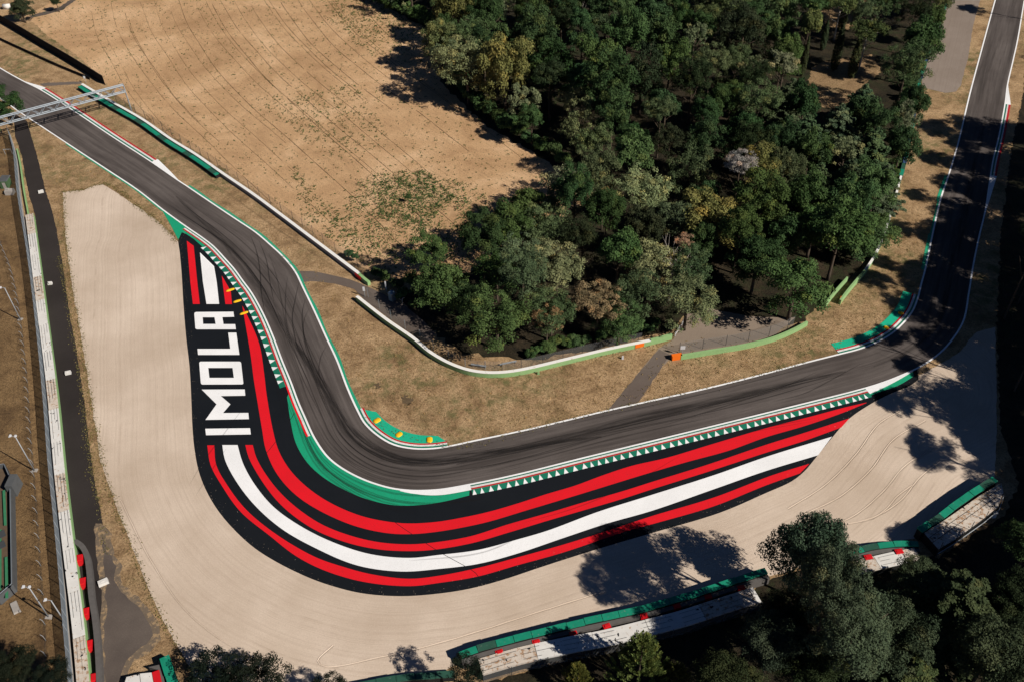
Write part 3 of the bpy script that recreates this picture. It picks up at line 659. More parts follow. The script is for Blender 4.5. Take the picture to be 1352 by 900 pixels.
o = link('stones', leafcloud(np.array(STONES[0]), np.array(STONES[1]), np.array(STONES[2])), 'gravel'); tag(o, 'loose gravel stones thrown onto the edge of the dark runoff', 'stones', kind='stuff')
wc, wn, ws = [], [], []
def weeds(n, region, size, rows=False):
    k = 0; tries = 0; reg = W(region)
    xs = [p.x for p in reg]; ys = [p.y for p in reg]
    while k < n and tries < n * 20:
        tries += 1; p = (random.uniform(min(xs), max(xs)), random.uniform(min(ys), max(ys)))
        if not inside(p, reg) or not inside(p, field_poly): continue
        k += 1; s = size * random.uniform(.4, 1.5)
        for j in range(random.randint(3, 8)):
            wc.append((p[0] + random.gauss(0, s), p[1] + random.gauss(0, s), .05 + abs(random.gauss(0, s * .5)))); wn.append((random.gauss(0, 1), random.gauss(0, 1), 1.2)); ws.append(random.uniform(.05, .16) * (1 + s))
weeds(3800, FIELD, .13)
weeds(1100, [(470, 240), (520, 225), (620, 240), (680, 290), (640, 345), (520, 350), (450, 310)], .5)
weeds(800, [(500, 240), (560, 225), (600, 260), (560, 300), (500, 290)], .4)
for k in range(30):
    t = .90 + .34 * k / 29
    for i in range(70):
        if random.random() < .45: continue
        u = (i + random.random()) / 70 * .42 + .02; a = A_[int(u * (len(A_) - 1))]; b = B_[int(u * (len(B_) - 1))]; p = a.lerp(b, t + random.uniform(-.003, .003))
        if u < .03 + random.random() * .04 or u > .30 + random.random() * .1 or not inside(p, field_poly): continue
        for j in range(5): wc.append((p[0] + random.gauss(0, .25), p[1] + random.gauss(0, .25), .08)); wn.append((random.gauss(0, 1), random.gauss(0, 1), 1.2)); ws.append(random.uniform(.10, .24))
weeds(200, [(410, 10), (470, 10), (580, 55), (582, 92), (530, 95), (470, 60)], .45)
weeds(300, [(380, 200), (400, 230), (520, 360), (490, 355), (400, 290)], .3)
weeds(500, [(330, 130), (470, 110), (520, 190), (440, 210)], .25)
cl_c, cl_n, cl_s = [], [], []
for k in range(16000):
    u, t = random.random(), random.uniform(-.1, 1.25); a = A_[int(u * (len(A_) - 1))]; b = B_[int(u * (len(B_) - 1))]; p = a.lerp(b, t)
    if not inside(p, field_poly): continue
    cl_c.append((p.x, p.y, .05)); cl_n.append((random.gauss(0, .8), random.gauss(0, .8), 1)); cl_s.append(random.uniform(.05, .17))
o = link('clods', leafcloud(np.array(cl_c), np.array(cl_n), np.array(cl_s)), 'furrow_soil'); tag(o, 'small dark clods of earth strewn over the ploughed field', 'clods', kind='stuff')
o = link('weeds', leafcloud(np.array(wc), np.array(wn), np.array(ws) * 1.3), 'leaves'); o.color = (0.075, 0.11, 0.04, 1)
tag(o, 'small green weeds scattered over the dry ploughed field', 'weeds', kind='stuff')
# dry tufts on the verges
tc_, tn_, ts_ = [], [], []
for reg, n_ in (([(60, 110), (250, 230), (400, 330), (470, 400), (600, 490), (880, 450), (1060, 440), (1180, 300), (1240, 250), (1215, 360), (1150, 450), (800, 535), (600, 580), (480, 540), (400, 370), (300, 270), (60, 115)], 5200), ([(40, 175), (220, 285), (230, 310), (136, 240), (83, 250), (100, 420), (135, 620), (200, 790), (150, 700), (120, 600), (80, 330)], 1800)):
    rg = W(reg); xs = [p.x for p in rg]; ys = [p.y for p in rg]; k = 0
    while k < n_:
        p = Vector((random.uniform(min(xs), max(xs)), random.uniform(min(ys), max(ys))))
        if not inside(p, rg): k += .2; continue
        k += 1; s = random.uniform(.1, .3)
        for j in range(5): tc_.append((p.x + random.gauss(0, s), p.y + random.gauss(0, s), .06 + random.random() * .12)); tn_.append((random.gauss(0, 1), random.gauss(0, 1), .8)); ts_.append(random.uniform(.06, .16))
ew_c, ew_n, ew_s = [], [], []
for path_, n_ in ((curve([(83, 254), (87, 313), (93, 364), (101, 409), (108, 450), (118, 513), (128, 576), (150, 660), (173, 717), (200, 788), (250, 881)], 1), 900), (curve([(83, 254), (110, 251), (136, 243), (189, 278), (214, 297), (233, 318)], 1), 420), (curve([(79, 339), (99, 450), (123, 625), (132, 667), (140, 727)], 1), 500), (curve([(480, 550), (520, 570), (600, 590), (700, 566), (800, 542), (935, 511), (1061, 478)], 1), 260), (curve([(600, 493), (660, 496), (750, 478), (860, 455)], 1), 240)):
    for k in range(n_):
        q = path_[random.randrange(len(path_))]; s = random.uniform(.1, .4)
        for j in range(4): ew_c.append((q.x + random.gauss(0, s + .2), q.y + random.gauss(0, s + .2), .06 + random.random() * .15)); ew_n.append((random.gauss(0, 1), random.gauss(0, 1), .8)); ew_s.append(random.uniform(.06, .17))
o = link('edge_weeds', leafcloud(np.array(ew_c), np.array(ew_n), np.array(ew_s)), 'leaves'); o.color = (0.17, 0.145, 0.06, 1); tag(o, 'straggly yellow-green weeds along the gravel and road edges', 'weeds', kind='stuff')
#__PART2__
o = link('dry_tufts', leafcloud(np.array(tc_), np.array(tn_), np.array(ts_)), 'leaves'); o.color = (0.30, 0.21, 0.10, 1)
tag(o, 'short dry grass tufts on the verges beside the track', 'grass', kind='stuff')

def ordn(i):
    names = ['first', 'second', 'third', 'fourth', 'fifth', 'sixth', 'seventh', 'eighth', 'ninth', 'tenth', 'eleventh', 'twelfth', 'thirteenth', 'fourteenth', 'fifteenth', 'sixteenth', 'seventeenth', 'eighteenth', 'nineteenth', 'twentieth']
    return names[i] if i < 20 else '%dth' % (i + 1)

# ------------------------------------------------------------------ walls and fences
def wall(label, path, h, th, mat, cap=None, capoff=0.03, name='barrier_wall', z=0.0):
    """solid wall along path; cap = material of the top surface"""
    r = root(name, label, 'barrier')
    link('wall_face', ribbon(path, -th / 2, th / 2, h, h, thick=h - z), mat, r)
    if cap: link('wall_top', ribbon(path, -th / 2 - capoff, th / 2 + capoff, h + .05, h + .05, thick=.06), cap, r)
    return r
def fence(r, path, h, spacing, mesh_mat, post_mat, z=0.0, lean=0.0, pr_=0.05, rails=()):
    path = smooth_path(path, .5) if len(path) < 5 else path
    vs, fs = [], []
    for p in path: vs += [(p.x, p.y, z), (p.x + lean * h, p.y, z + h)]
    for i in range(len(path) - 1): fs.append((2 * i, 2 * i + 2, 2 * i + 3, 2 * i + 1))
    link('wire_mesh', mesh_of(vs, fs), mesh_mat, r)
    mb = MB(); mb.tube([(0, 0, 0), (lean * h, 0, h + .1)], pr_, n=6); pm = mb.mesh()
    acc = spacing
    k = 0
    for i, p in enumerate(path):
        acc += (p - path[i - 1]).length if i else 0
        if acc >= spacing and k < 98:
            acc = 0; k += 1; link('post', pm, post_mat, r, (p.x, p.y, z))
    for zr in rails:
        mb = MB(); mb.tube([(p.x + lean * zr, p.y, z + zr) for p in path], .035, n=5); mb.build('rail', post_mat, r)
    return r
def shift(path, d): return [p + n_ * d for p, n_ in zip(path, blur_normals(path))]

# wall beside the field
w1 = curve([(108, 111), (146, 133.5), (188.6, 158), (226, 184), (257.7, 203.5), (292, 227.5), (334.6, 256.5), (373, 285), (411.5, 314), (460, 350.5), (474, 361)], 1.0, z=1.1)
wl = wall('long white-topped concrete wall between track verge and ploughed field', w1, 1.1, .75, 'concrete', 'wall_white')
e1 = curve([(474, 361), (480.5, 367), (487, 372)], .5, z=1.1)
r = wall('short green-topped wall stub ending the field-side wall at the service path', e1, 1.1, .75, 'wall_green', None)
mb = MB(); pq = P2(475.5, 364, .6); mb.box((pq.x - .5, pq.y - .45, .6), (2.4, .12, .9), rz=math.atan2((P2(487, 372) - P2(474, 361)).y, (P2(487, 372) - P2(474, 361)).x)); mb.build('red_panel', 'block_red', wl)
f1 = root('wire_fence', 'tall see-through wire fence behind the field-side wall', 'fence')
fence(f1, shift(curve([(150, 137), (188, 159), (226, 185), (292, 229), (373, 287), (460, 352), (484, 371)], 1.0, z=0), 1.1), 2.9, 4.2, 'wire_mesh', 'dark_steel')
# tyre wall in front of it, green conveyor belt cover
def tyre_wall(label, path, h, width, name='tyre_wall', seg=3.0, mats=('cover_green',), front='tyre_black', odd={}):
    r = root(name, label, 'tyre barrier'); acc = 0; start = 0; segs = []
    for i in range(1, len(path)):
        acc += (path[i] - path[i - 1]).length
        if acc >= seg or i == len(path) - 1: segs.append((start, i)); start = i; acc = 0
    for k, (a, b) in enumerate(segs):
        if b - a < 1: continue
        pc = [Vector(v) for v in path[a:b + 1]]; d0 = (pc[1] - pc[0]).normalized(); d1 = (pc[-1] - pc[-2]).normalized()
        pc[0] = pc[0] + d0 * .04; pc[-1] = pc[-1] - d1 * .04; j = random.uniform(-.05, .05); hz = h + random.uniform(-.05, .05)
        m = odd.get(k, mats[k % len(mats)])
        link('cover', ribbon(pc, -width / 2 + j, width / 2 + j, hz, hz + random.uniform(-.04, .04), thick=.22), m, r)
    if width > 1.6:
        for f_ in (-.28, .02, .3):
            for q0 in range(0, len(path) - 8, 9): link('seam', ribbon(path[q0:q0 + random.randint(4, 9)], width * f_, width * f_ + .05, h + .07), 'dark_steel', r)
    link('tyre_stack', ribbon(path, -width / 2 + .08, width / 2 - .08, h - .24, h - .24, thick=h - .24), front, r)
    return r
t1 = curve([(105, 114.5), (143, 138), (185.6, 162.5), (223, 189), (254.7, 208.5), (287, 231)], 1.0, z=1.0)
tyre_wall('green-covered tyre barrier in front of the field-side wall under the gantry', t1, 1.15, 1.25, mats=('cover_green', 'cover_green', 'cover_dark_green', 'cover_green'))

# inner wall round the wood
w2 = curve([(471, 391), (511, 422), (546.7, 446.7), (568, 464.4), (593, 478.7), (617.8, 487.6), (640, 491), (662, 491), (688, 487.6), (751, 473), (801, 461), (859, 449)], .8, z=1.25)
iw = wall('long curved white-topped green wall between infield grass and the wood', w2, 1.25, .7, 'wall_green', 'wall_white')
w3 = curve([(859, 449), (875, 445), (887, 441.6)], .6, z=1.25)
wall('plain pale green wall end with no white top beside the dirt court', w3, 1.5, .5, 'wall_green')
def panel(par, a, b, h0, h1, mat, th=.14, name='panel', z=0):
    A, B = P2(*a, z), P2(*b, z); c = (A + B) / 2; mb = MB(); mb.box((c.x, c.y, (h0 + h1) / 2), ((B - A).length, th, h1 - h0), rz=math.atan2((B - A).y, (B - A).x)); return mb.build(name, mat, par)
panel(iw, (838, 459.6), (849.5, 457), .15, 1.22, 'block_orange', .5, 'orange_panel')
panel(iw, (472.5, 396.5), (478, 401.5), .1, 1.1, 'block_red', .5, 'red_panel')
w4 = curve([(899, 468.5), (935.5, 462.5), (985.8, 454), (1023.5, 444.2), (1052, 432), (1066, 424)], .8, z=1.2)
ow = wall('pale green wall running right from the orange block beside the court', w4, 1.2, .5, 'wall_green')
panel(ow, (886.5, 474.5), (899.5, 472.5), .05, 1.2, 'block_orange', .9, 'orange_block')
f2 = root('wire_fence', 'wire fence behind the pale green wall at the dirt court', 'fence')
fence(f2, shift(curve([(899, 471), (935.5, 465), (985.8, 457), (1023.5, 447), (1052, 435)], .8), 1.2), 3.0, 4.6, 'wire_mesh', 'dark_steel')
f3 = root('wire_fence', 'wire fence with grey posts between service path and curved wall', 'fence')
fence(f3, shift(curve([(480, 396), (513, 427), (549, 451), (570, 468), (596, 482.5), (616, 491), (640, 494), (660, 494)], .8), 1.3), 2.6, 4.4, 'wire_mesh', 'steel')
f4 = root('wire_fence', 'dark wire fence behind the curved wall along the trees', 'fence')
fence(f4, shift(curve([(664, 494), (690, 491), (751, 477), (801, 465), (850, 455)], .8), 1.3), 2.4, 4.0, 'wire_mesh', 'dark_steel')
# two-legged wall opening near the hairpin of the wood edge
w5 = curve([(1090, 401), (1100, 387.5), (1109, 377), (1119, 366)], .6, z=1.3)
wall('short pale green wall, left side of the narrow gap in the wood edge', w5, 1.4, .35, 'wall_green')
w6 = curve([(1109.5, 396.5), (1120, 382.5), (1131, 369.5), (1142, 357)], .6, z=1.3)
gw = wall('pale green wall with orange end, right side of the narrow gap in the wood edge', w6, 1.4, .45, 'wall_green')
panel(gw, (1108.6, 401), (1110.3, 397.5), .05, 1.35, 'block_orange', .55, 'orange_end')
w7 = curve([(1142, 357), (1153, 341), (1165, 316), (1175, 286), (1183, 258), (1190, 232)], .8, z=1.1)
wall('white-topped wall following the right edge of the wood', w7, 1.1, .5, 'wall_green', 'wall_white')
w8 = curve([(1190, 232), (1198, 200), (1205, 165), (1210, 125), (1219, 92), (1232, 55), (1250, 3), (1256, -14)], 1, z=1.2)
tyre_wall('green-covered tyre barrier half hidden under the right edge of the wood', w8, 1.3, 1.0, seg=2.4, mats=('cover_green', 'cover_dark_green', 'seat_blue', 'cover_green'))

# black screen fence, top left
s1 = curve([(-20, 20), (0, 29.5), (30, 46.5), (59, 64), (95, 85), (139, 112.5)], 1.0)
r = root('screen_fence', 'tall black screened fence along the edge of the field', 'fence')
link('screen', ribbon(s1, -.05, .05, 3.1, 3.1, thick=3.1), 'screen_black', r)
fence(r, shift(s1, .12), 3.1, 5.0, 'wire_mesh', 'dark_steel')
s2 = curve([(-20, 44), (0, 53.5), (40, 72), (80, 90), (119, 106)], 1.0)
r = root('guard_rail', 'low black guard rail crossing the grass above the gantry', 'guard rail')
link('rail', ribbon(s2, -.08, .08, 1.1, 1.1, thick=.95), 'screen_black', r)
mb = MB(); mb.box((0, 0, .5), (.14, .14, 1.0)); pm = mb.mesh()
for i in range(2, len(s2), 4):
    if i < 390: link('post', pm, 'dark_steel', r, (s2[i].x + .18, s2[i].y + .18, 0))

# left perimeter: debris fence, white-topped tyre barrier, second wire fence on the terrace
lf = curve([(14, 180), (19, 196), (23, 213), (28, 264), (40.5, 339), (49, 400), (57, 470), (64, 540), (71, 625), (78, 690), (86, 770), (93, 850), (98, 900), (101, 940)], 1.0)
r = root('debris_fence', 'tall dense grey debris fence left of the white-topped tyre barrier', 'fence')
fence(r, lf, 3.3, 3.0, 'dense_mesh', 'steel', rails=(1.1, 3.25), pr_=.06)
link('kerb_wall', ribbon(lf, -.15, .15, .7, .7, thick=.7), 'concrete', r)
lb = curve([(38.5, 283), (46, 340), (57, 425.6), (69.5, 525.8), (79, 625), (86.5, 690), (94, 750), (104, 833), (110, 899), (113, 945)], 1.0, z=1.3)
r = tyre_wall('long white-topped tyre barrier beside the service road at the left', lb, 1.35, 1.9, seg=8.6, mats=('slab_stained', 'slab_white', 'slab_white', 'slab_stained', 'slab_white', 'slab_white', 'slab_white'))
link('green_face', ribbon(lb, .90, 1.02, 1.30, 1.30, thick=1.30), 'wall_green', r)
lb2 = curve([(22, 196), (26, 215), (31, 250), (37, 283)], 1.0, z=1.0)
r = wall('low green wall before the white-topped tyre barrier starts', lb2, .9, .3, 'wall_green')
# curved belt barrier with red blocks
cb = curve([(98, 713), (107, 719), (113.5, 730), (117, 748), (120.5, 787), (125, 815), (128.5, 850), (131, 900), (131, 940)], .7, z=1.2)
r = root('belt_barrier', 'curved grey belt barrier sweeping past the red blocks at the lower left', 'barrier')
link('belt_face', ribbon(cb, -.45, .45, 1.2, 1.2, thick=1.15), 'rubber_belt', r)
for k, (x, y) in enumerate([(104.5, 737), (107.5, 768), (112, 808), (116, 851), (123, 895)]):
    p = P(x, y, .9); mb = MB(); mb.box((0, 0, 0), (1.5, 1.9, 1.0), taper=.88); mb.box((.1, .1, .56), (.9, 1.3, .14), taper=.9); mb.box((-.3, -.95, -.1), (.4, .25, .7))
    o = mb.build('barrier_block', 'block_red', loc=(p.x, p.y, .5)); o.rotation_euler = (0, 0, R(12))
    tag(o, 'red plastic block behind the curved belt barrier, %s from the top' % ordn(k), 'barrier block', 'red blocks behind the curved belt barrier')
# terrace fence of bent posts
tf = curve([(-2, 314), (5, 331), (15, 356), (24, 395), (31, 445), (37, 500), (41, 561), (45, 610), (49, 660), (53, 715), (57, 770), (61, 826), (62.5, 885), (63, 935)], .5)
r = root('post_fence', 'row of pale bent posts with thin wires down the brown terrace', 'fence')
mb = MB(); mb.tube([(0, 0, 0), (0, 0, 1.5), (-.1, .04, 1.8), (-.4, .1, 2.1)], .04, n=6); pm = mb.mesh(True); acc = 9; pos = []
for i, p in enumerate(tf):
    acc += (p - tf[i - 1]).length if i else 0
    if acc > 2.75: acc = 0; link('post', pm, 'pale_steel', r, (p.x, p.y, 0)); pos.append(p)
mb = MB()
for z in (.6, 1.2): mb.tube([(p.x, p.y, z) for p in pos], .012, n=4)
mb.build('wires', 'dark_steel', r)
# terrace step
struct('terrace_bank', ribbon(tf, -1.4, .1, .02, .35, thick=.02), 'terrace_grass'); struct('terrace_bank', ribbon(tf, .1, .9, .35, .02, thick=.02), 'terrace_grass')
# light masts
def mast(base, h, n_lamps, label, arm=0.9, a=R(200)):
    p = P(*base); r = root('light_mast', label, 'light mast', (p.x, p.y, 0), 'light masts on the left terrace')
    mb = MB(); mb.box((0, 0, .2), (1.0, .8, .4)); mb.build('footing', 'concrete', r)
    mb = MB(); mb.tube([(0, 0, .2), (0, 0, h)], .13, .08, 8); mb.build('pole', 'pale_steel', r, True)
    mb = MB(); mb.tube([(-arm, .15, h), (arm * .2, -.05, h)], .06, n=6); mb.build('crossarm', 'pale_steel', r)
    for k in range(n_lamps):
        mb = MB(); x = -arm + k * arm * 1.1 if n_lamps > 1 else -arm
        mb.box((x, .15 - .1 * k, h + .12), (.42, .35, .25), rz=.3, taper=.75); mb.box((x - .1, .1, h - .08), (.5, .35, .1), rz=.3); mb.build('floodlight', 'lamp_white', r)
mast((46.5, 622), 10.2, 2, 'tall light mast standing highest up of the pair with two white floodlights')
mast((65, 815), 9.2, 2, 'light mast with two white floodlights beside the viewing stand')
mast((88, 824), 7.4, 1, 'thin light mast with one white lamp beside the debris fence')
mast((27.5, 423), 9.5, 1, 'light mast at the far left edge above the bent post fence')
# viewing stand far left
def stand():
    c = P(7, 700); r = root('viewing_stand', 'walled brown viewing stand with green bench rows at the left edge', 'stand')
    poly = W([(-30, 628), (11, 622), (19, 640), (22, 780), (2, 797), (-30, 797)]); 
    link('deck', flat(poly, 1.2), 'deck_brown', r)
    pl = smooth_path(poly[1:5], .5) if False else [Vector(v) for v in poly[1:5]]
    for a, b in zip(poly[0:5], poly[1:6]):
        d = (b - a); mid = (a + b) / 2; mb = MB(); mb.box((mid.x, mid.y, 1.05), (d.length + .1, .28, 2.1), rz=math.atan2(d.y, d.x)); mb.build('parapet', 'hut_grey', r)
        mb = MB(); mb.tube([(a.x, a.y, 2.35), (b.x, b.y, 2.35)], .05, n=6); mb.build('hand_rail', 'steel', r)
    for (x0, y0, x1, y1) in ((6, 648, 8, 694), (9, 736, 10, 790), (1, 700, 1, 780), (-6, 650, -4, 780)):
        A, B = P2(x0, y0, 1.3), P2(x1, y1, 1.3); d = B - A; mid = (A + B) / 2; mb = MB(); ang = math.atan2(d.y, d.x)
        mb.box((mid.x, mid.y, 1.62), (d.length, .45, .08), rz=ang); mb.box((mid.x, mid.y, 1.4), (d.length * .95, .12, .4), rz=ang); mb.build('bench', 'seat_green', r)
    for (x, y) in ((3, 707), (3, 721)):
        p = P(x, y, 1.4); mb = MB(); mb.box((p.x, p.y, 1.9), (1.3, 1.5, .1), rz=.6); mb.box((p.x, p.y, 1.5), (.2, .2, .7)); mb.build('table', 'dark_steel', r)
    p = P(17, 638, 2); mb = MB(); mb.box((p.x, p.y, 1.6), (1.4, 3.0, 3.0), taper=.95); mb.build('entrance_box', 'hut_grey', r)
stand()
p = P(20.5, 802); mb = MB(); mb.box((0, 0, .18), (1.1, 2.5, .36), taper=.92); mb.box((.5, -1.4, .4), (.3, .3, .3)); o = mb.build('concrete_ramp', 'concrete', loc=(p.x, p.y, 0)); o.rotation_euler = (0, 0, R(35))
tag(o, 'small pale concrete ramp below the viewing stand', 'ramp')
# marshal hut and ledge at upper left
p = P(9, 246); r = root('marshal_hut', 'small dark grey and green hut beside the debris fence', 'hut', (p.x, p.y, 0))
mb = MB(); mb.box((0, 0, 1.1), (2.0, 2.6, 2.2)); mb.build('wall', 'hut_green', r)
mb = MB(); mb.box((0, .3, 2.3), (2.4, 3.0, .2), taper=.9); mb.build('roof', 'hut_grey', r)
mb = MB(); mb.box((.2, -1.32, 1.0), (.8, .06, 1.8)); mb.build('door', 'concrete', r)
p = P(14, 256); mb = MB(); mb.box((0, 0, .6), (2.2, 1.6, 1.2), taper=.96); mb.box((-.6, .2, 1.3), (.9, .7, .3)); o = mb.build('equipment_box', 'concrete', loc=(p.x, p.y, 0))
tag(o, 'low pale box beside the small hut and debris fence', 'box')
p = P(12, 204); mb = MB(); mb.tube([(-1.1, 0, 1.6), (1.1, 0, 1.6)], .07); mb.tube([(-1.0, 0, 0), (-1.0, 0, 1.6)], .06); mb.tube([(1.0, 0, 0), (1.0, 0, 1.6)], .06); o = mb.build('metal_rack', 'pale_steel', loc=(p.x, p.y, 0))
tag(o, 'thin pale metal rack joining the fence above the hut', 'rack')
# concrete blocks standing on the service road
for k, (x, y, l, rz, nm) in enumerate([(54.5, 254.5, 1.3, .35, 'white concrete block on the service road, highest up near the low green wall'), (66.5, 375.5, 1.0, .1, 'smallest white concrete block on the service road, second from the top'), (90.5, 493, 1.2, .3, 'white concrete block on the service road, level with the large letters'), (137, 769.5, 1.7, .5, 'largest pale concrete block, on the service road beside the curved belt barrier')]):
    p = P(x, y); mb = MB(); mb.box((0, 0, .3), (l, l * .62, .6), taper=.93); mb.box((0, 0, .63), (l * .35, l * .12, .06)); o = mb.build('concrete_block', 'slab_white', loc=(p.x, p.y, .03)); o.rotation_euler = (0, 0, rz)
    tag(o, nm, 'concrete block', 'concrete blocks on the service road')

# ------------------------------------------------------------------ lower barriers
TW = [(607, 864), (630, 855.5), (655, 848.5), (690, 839.5), (720, 832), (760, 822), (801, 813), (850, 802), (900, 788), (950, 772.5), (997, 756.5), (1012, 752)]
tw = curve(TW, .7, z=2.2)
odd = {k: 'cover_dark_green' for k in (1,)}
r = tyre_wall('long green-covered tyre barrier along the lower edge of the gravel', tw, 2.2, 1.15, seg=2.5, odd=odd)
link('belt', ribbon(tw, -1.35, -.62, 1.75, 1.75, thick=1.7), 'rubber_belt', r)
WP = [(634, 880), (690, 864), (750, 851), (801, 841), (850, 829), (900, 816), (950, 800), (1000, 784)]
wp = curve(WP, .7, z=1.9)
r = tyre_wall('long white-covered tyre bank behind the lower green barrier', wp, 1.9, 2.9, name='tyre_bank', seg=9, mats=('slab_stained', 'slab_white', 'slab_white', 'slab_white'))
f = root('guard_fence', 'short dark posts along the back of the long white tyre bank', 'fence')
fence(f, shift(wp, -1.75), 2.4, 4.2, 'wire_mesh', 'dark_steel')
for k, (x, y) in enumerate([(659.5, 862.5), (708, 849), (757, 838), (801, 828), (850, 814.5), (893.5, 801.5), (934.5, 789), (978, 777)]):
    p = P(x, y, 1.3); mb = MB(); mb.box((0, 0, 0), (1.4, .95, 1.1), taper=.88); mb.box((.05, 0, .6), (.9, .5, .12), taper=.9)
    o = mb.build('barrier_block', 'block_red', loc=(p.x, p.y, 1.3 - .0)); o.rotation_euler = (0, 0, R(14 + random.uniform(-6, 6)))
    mb = MB(); mb.box((0, 0, -.95), (1.3, .9, .8)); mb.build('block_base', 'block_red', o)
    tag(o, 'red plastic block between the lower green barrier and white bank, %s from left' % ordn(k), 'barrier block', 'red blocks behind the lower green barrier')
T2 = curve([(1120, 728), (1131, 725.5), (1155, 719.8), (1190, 716.5), (1213, 717.5)], .6, z=2.0)
r = tyre_wall('short green-covered tyre barrier between the big trees and the gravel', T2, 2.0, 1.1, seg=2.3, odd={1: 'cover_dark_green'})
link('belt', ribbon(T2, -1.3, -.6, 1.6, 1.6, thick=1.5), 'rubber_belt', r)
r = tyre_wall('short pale blue-white tyre bank partly under the big trees', curve([(1124, 751), (1150, 744), (1180, 737), (1212, 730.5)], .6, z=1.7), 1.7, 2.6, name='tyre_bank', seg=4.6, mats=('slab_stained', 'slab_white'))
for k, (x, y, nm) in enumerate([(1145.5, 737, 'larger bright red block beside the short pale tyre bank'), (1186, 729.5, 'red block in the gap at the right end of the short pale bank')]):
    p = P(x, y, 1.3); mb = MB(); mb.box((0, 0, 0), (1.5, 1.0, 1.2), taper=.9); mb.box((.05, 0, .62), (1.0, .5, .1)); mb.box((0, 0, -.9), (1.4, .9, .7))
    o = mb.build('barrier_block', 'block_red', loc=(p.x, p.y, 1.3)); o.rotation_euler = (0, 0, R(10)); tag(o, nm, 'barrier block')
T3 = curve([(1214.5, 699), (1228, 690), (1243, 680), (1256, 670), (1270, 660), (1286, 648.5), (1300, 640), (1314, 631)], .6, z=2.6)
tyre_wall('green-covered tyre barrier slanting up to the shaded right corner of the gravel', T3, 2.6, 1.2, seg=2.5, odd={1: 'cover_dark_green', 6: 'cover_dark_green'})
r = root('tyre_bank', 'broad speckled white tyre bank behind the slanting green barrier', 'tyre bank')
plat = W([(1220, 703), (1239, 724.5), (1262, 711), (1300, 683), (1318, 668), (1325, 650), (1322, 637), (1296, 652), (1250, 684)], 2.2)
link('slab_top', flat(plat, 2.2), 'slab_stained', r)
vs = [(v.x, v.y, 0) for v in plat] + [(v.x, v.y, 2.17) for v in plat]; nn = len(plat); link('tyre_stack', mesh_of(vs, [(i, (i + 1) % nn, nn + (i + 1) % nn, nn + i) for i in range(nn)]), 'tyre_black', r)
for a, b in (((1231, 716), (1316, 655)), ((1226, 710), (1322, 643))):
    mb = MB(); A, B = P2(*a, 2.2), P2(*b, 2.2); mb.tube([(A.x, A.y, 2.22), (B.x, B.y, 2.22)], .04, n=4); mb.build('seam', 'tyre_black', r)
for x, y in ((1240, 724), (1262, 710), (1281, 697), (1300, 683)):
    p = P(x, y + 2, 2.2); mb = MB(); mb.tube([(p.x, p.y, 0), (p.x, p.y, 4.6)], .06); mb.build('post', 'dark_steel', r)
mb = MB(); A = [P2(*q, 2.2) for q in ((1240, 727), (1263, 713), (1301, 686), (1321, 669), (1327, 650))]; mb.tube([(a.x, a.y, 1.5) for a in A], .08, n=6); mb.build('hand_rail', 'pale_steel', r)
p = P(1311, 682); mb = MB(); mb.box((0, 0, .6), (.7, .5, 1.2), taper=.8); mb.box((0, 0, 1.3), (.9, .6, .14)); o = mb.build('marshal_box', 'slab_white', loc=(p.x, p.y, 0)); tag(o, 'small white box behind the broad speckled tyre bank', 'box')
# bottom-left barrier end
r = root('tyre_bank', 'white tyre bank end with red block at the bottom left corner', 'tyre bank')
for k, (pts, m, h) in enumerate([([(167, 893), (184, 889), (187, 915), (160, 915)], 'slab_white', 1.6), ([(184.5, 888.5), (200, 887), (205, 915), (188, 915)], 'slab_white', 1.7), ([(200.5, 887), (210, 883.5), (216, 915), (206, 915)], 'block_red', 1.8), ([(196, 880), (213, 876), (220, 915), (215, 915), (210, 884)], 'rubber_belt', 1.5)]):
    pl = W(pts, h); vs = [(v.x, v.y, .0) for v in pl] + [(v.x, v.y, h) for v in pl]; n4 = len(pl)
    link('cover', mesh_of(vs, [(i, (i + 1) % n4, n4 + (i + 1) % n4, n4 + i) for i in range(n4)] + [tuple(range(n4, 2 * n4))]), m, r)
tyre_wall('short green-covered tyre barrier at the bottom left corner', curve([(217, 866), (222, 882), (229, 905), (235, 930)], .5, z=2.0), 2.0, 1.5, seg=3.2)
tyre_wall('green barrier section at the bottom edge left of the long tyre barrier', curve([(470, 905), (540, 893), (600, 889)], .5, z=1.4), 1.4, 1.1, seg=2.6, mats=('cover_dark_green',))

# ------------------------------------------------------------------ sausage kerbs
def sausage(a, b, wd, label, grp, h=.26, c='sausage_yellow', ballast=False):
    A, B = P2(*a), P2(*b); d = B - A; L_ = d.length + wd * .2; n1, n2 = 10, 8; vs, fs = [], []
    for i in range(n1 + 1):
        u = -1 + 2 * i / n1; e = max(.05, (1 - abs(u) ** 5)) ** .5
        for k in range(n2 + 1):
            t = math.pi * k / n2; vs.append((u * L_ / 2, math.cos(t) * wd / 2 * e, math.sin(t) * h * e))
    for i in range(n1):
        for k in range(n2): q = i * (n2 + 1) + k; fs.append((q, q + 1, q + n2 + 2, q + n2 + 1))
    me = mesh_of(vs, fs, smooth=True); bm = bmesh.new(); bm.from_mesh(me); bmesh.ops.recalc_face_normals(bm, faces=bm.faces); bm.to_mesh(me); bm.free()
    for p_ in me.polygons: p_.use_smooth = True
    m = (A + B) / 2; o = link('sausage_kerb', me, c, loc=(m.x, m.y, .055)); o.rotation_euler = (0, 0, math.atan2(d.y, d.x)); tag(o, label, 'sausage kerb', grp)
    mb = MB()
    for s in (-.3, .3): mb.box((s * L_, 0, h * .95), (.09, .09, .04))
    mb.build('bolt', 'dark_steel', o)
g1 = 'yellow sausage kerbs beside the lettering'; g2 = 'yellow sausage kerbs on the green apex pad'; g3 = 'orange sausage kerbs on the right green pad'
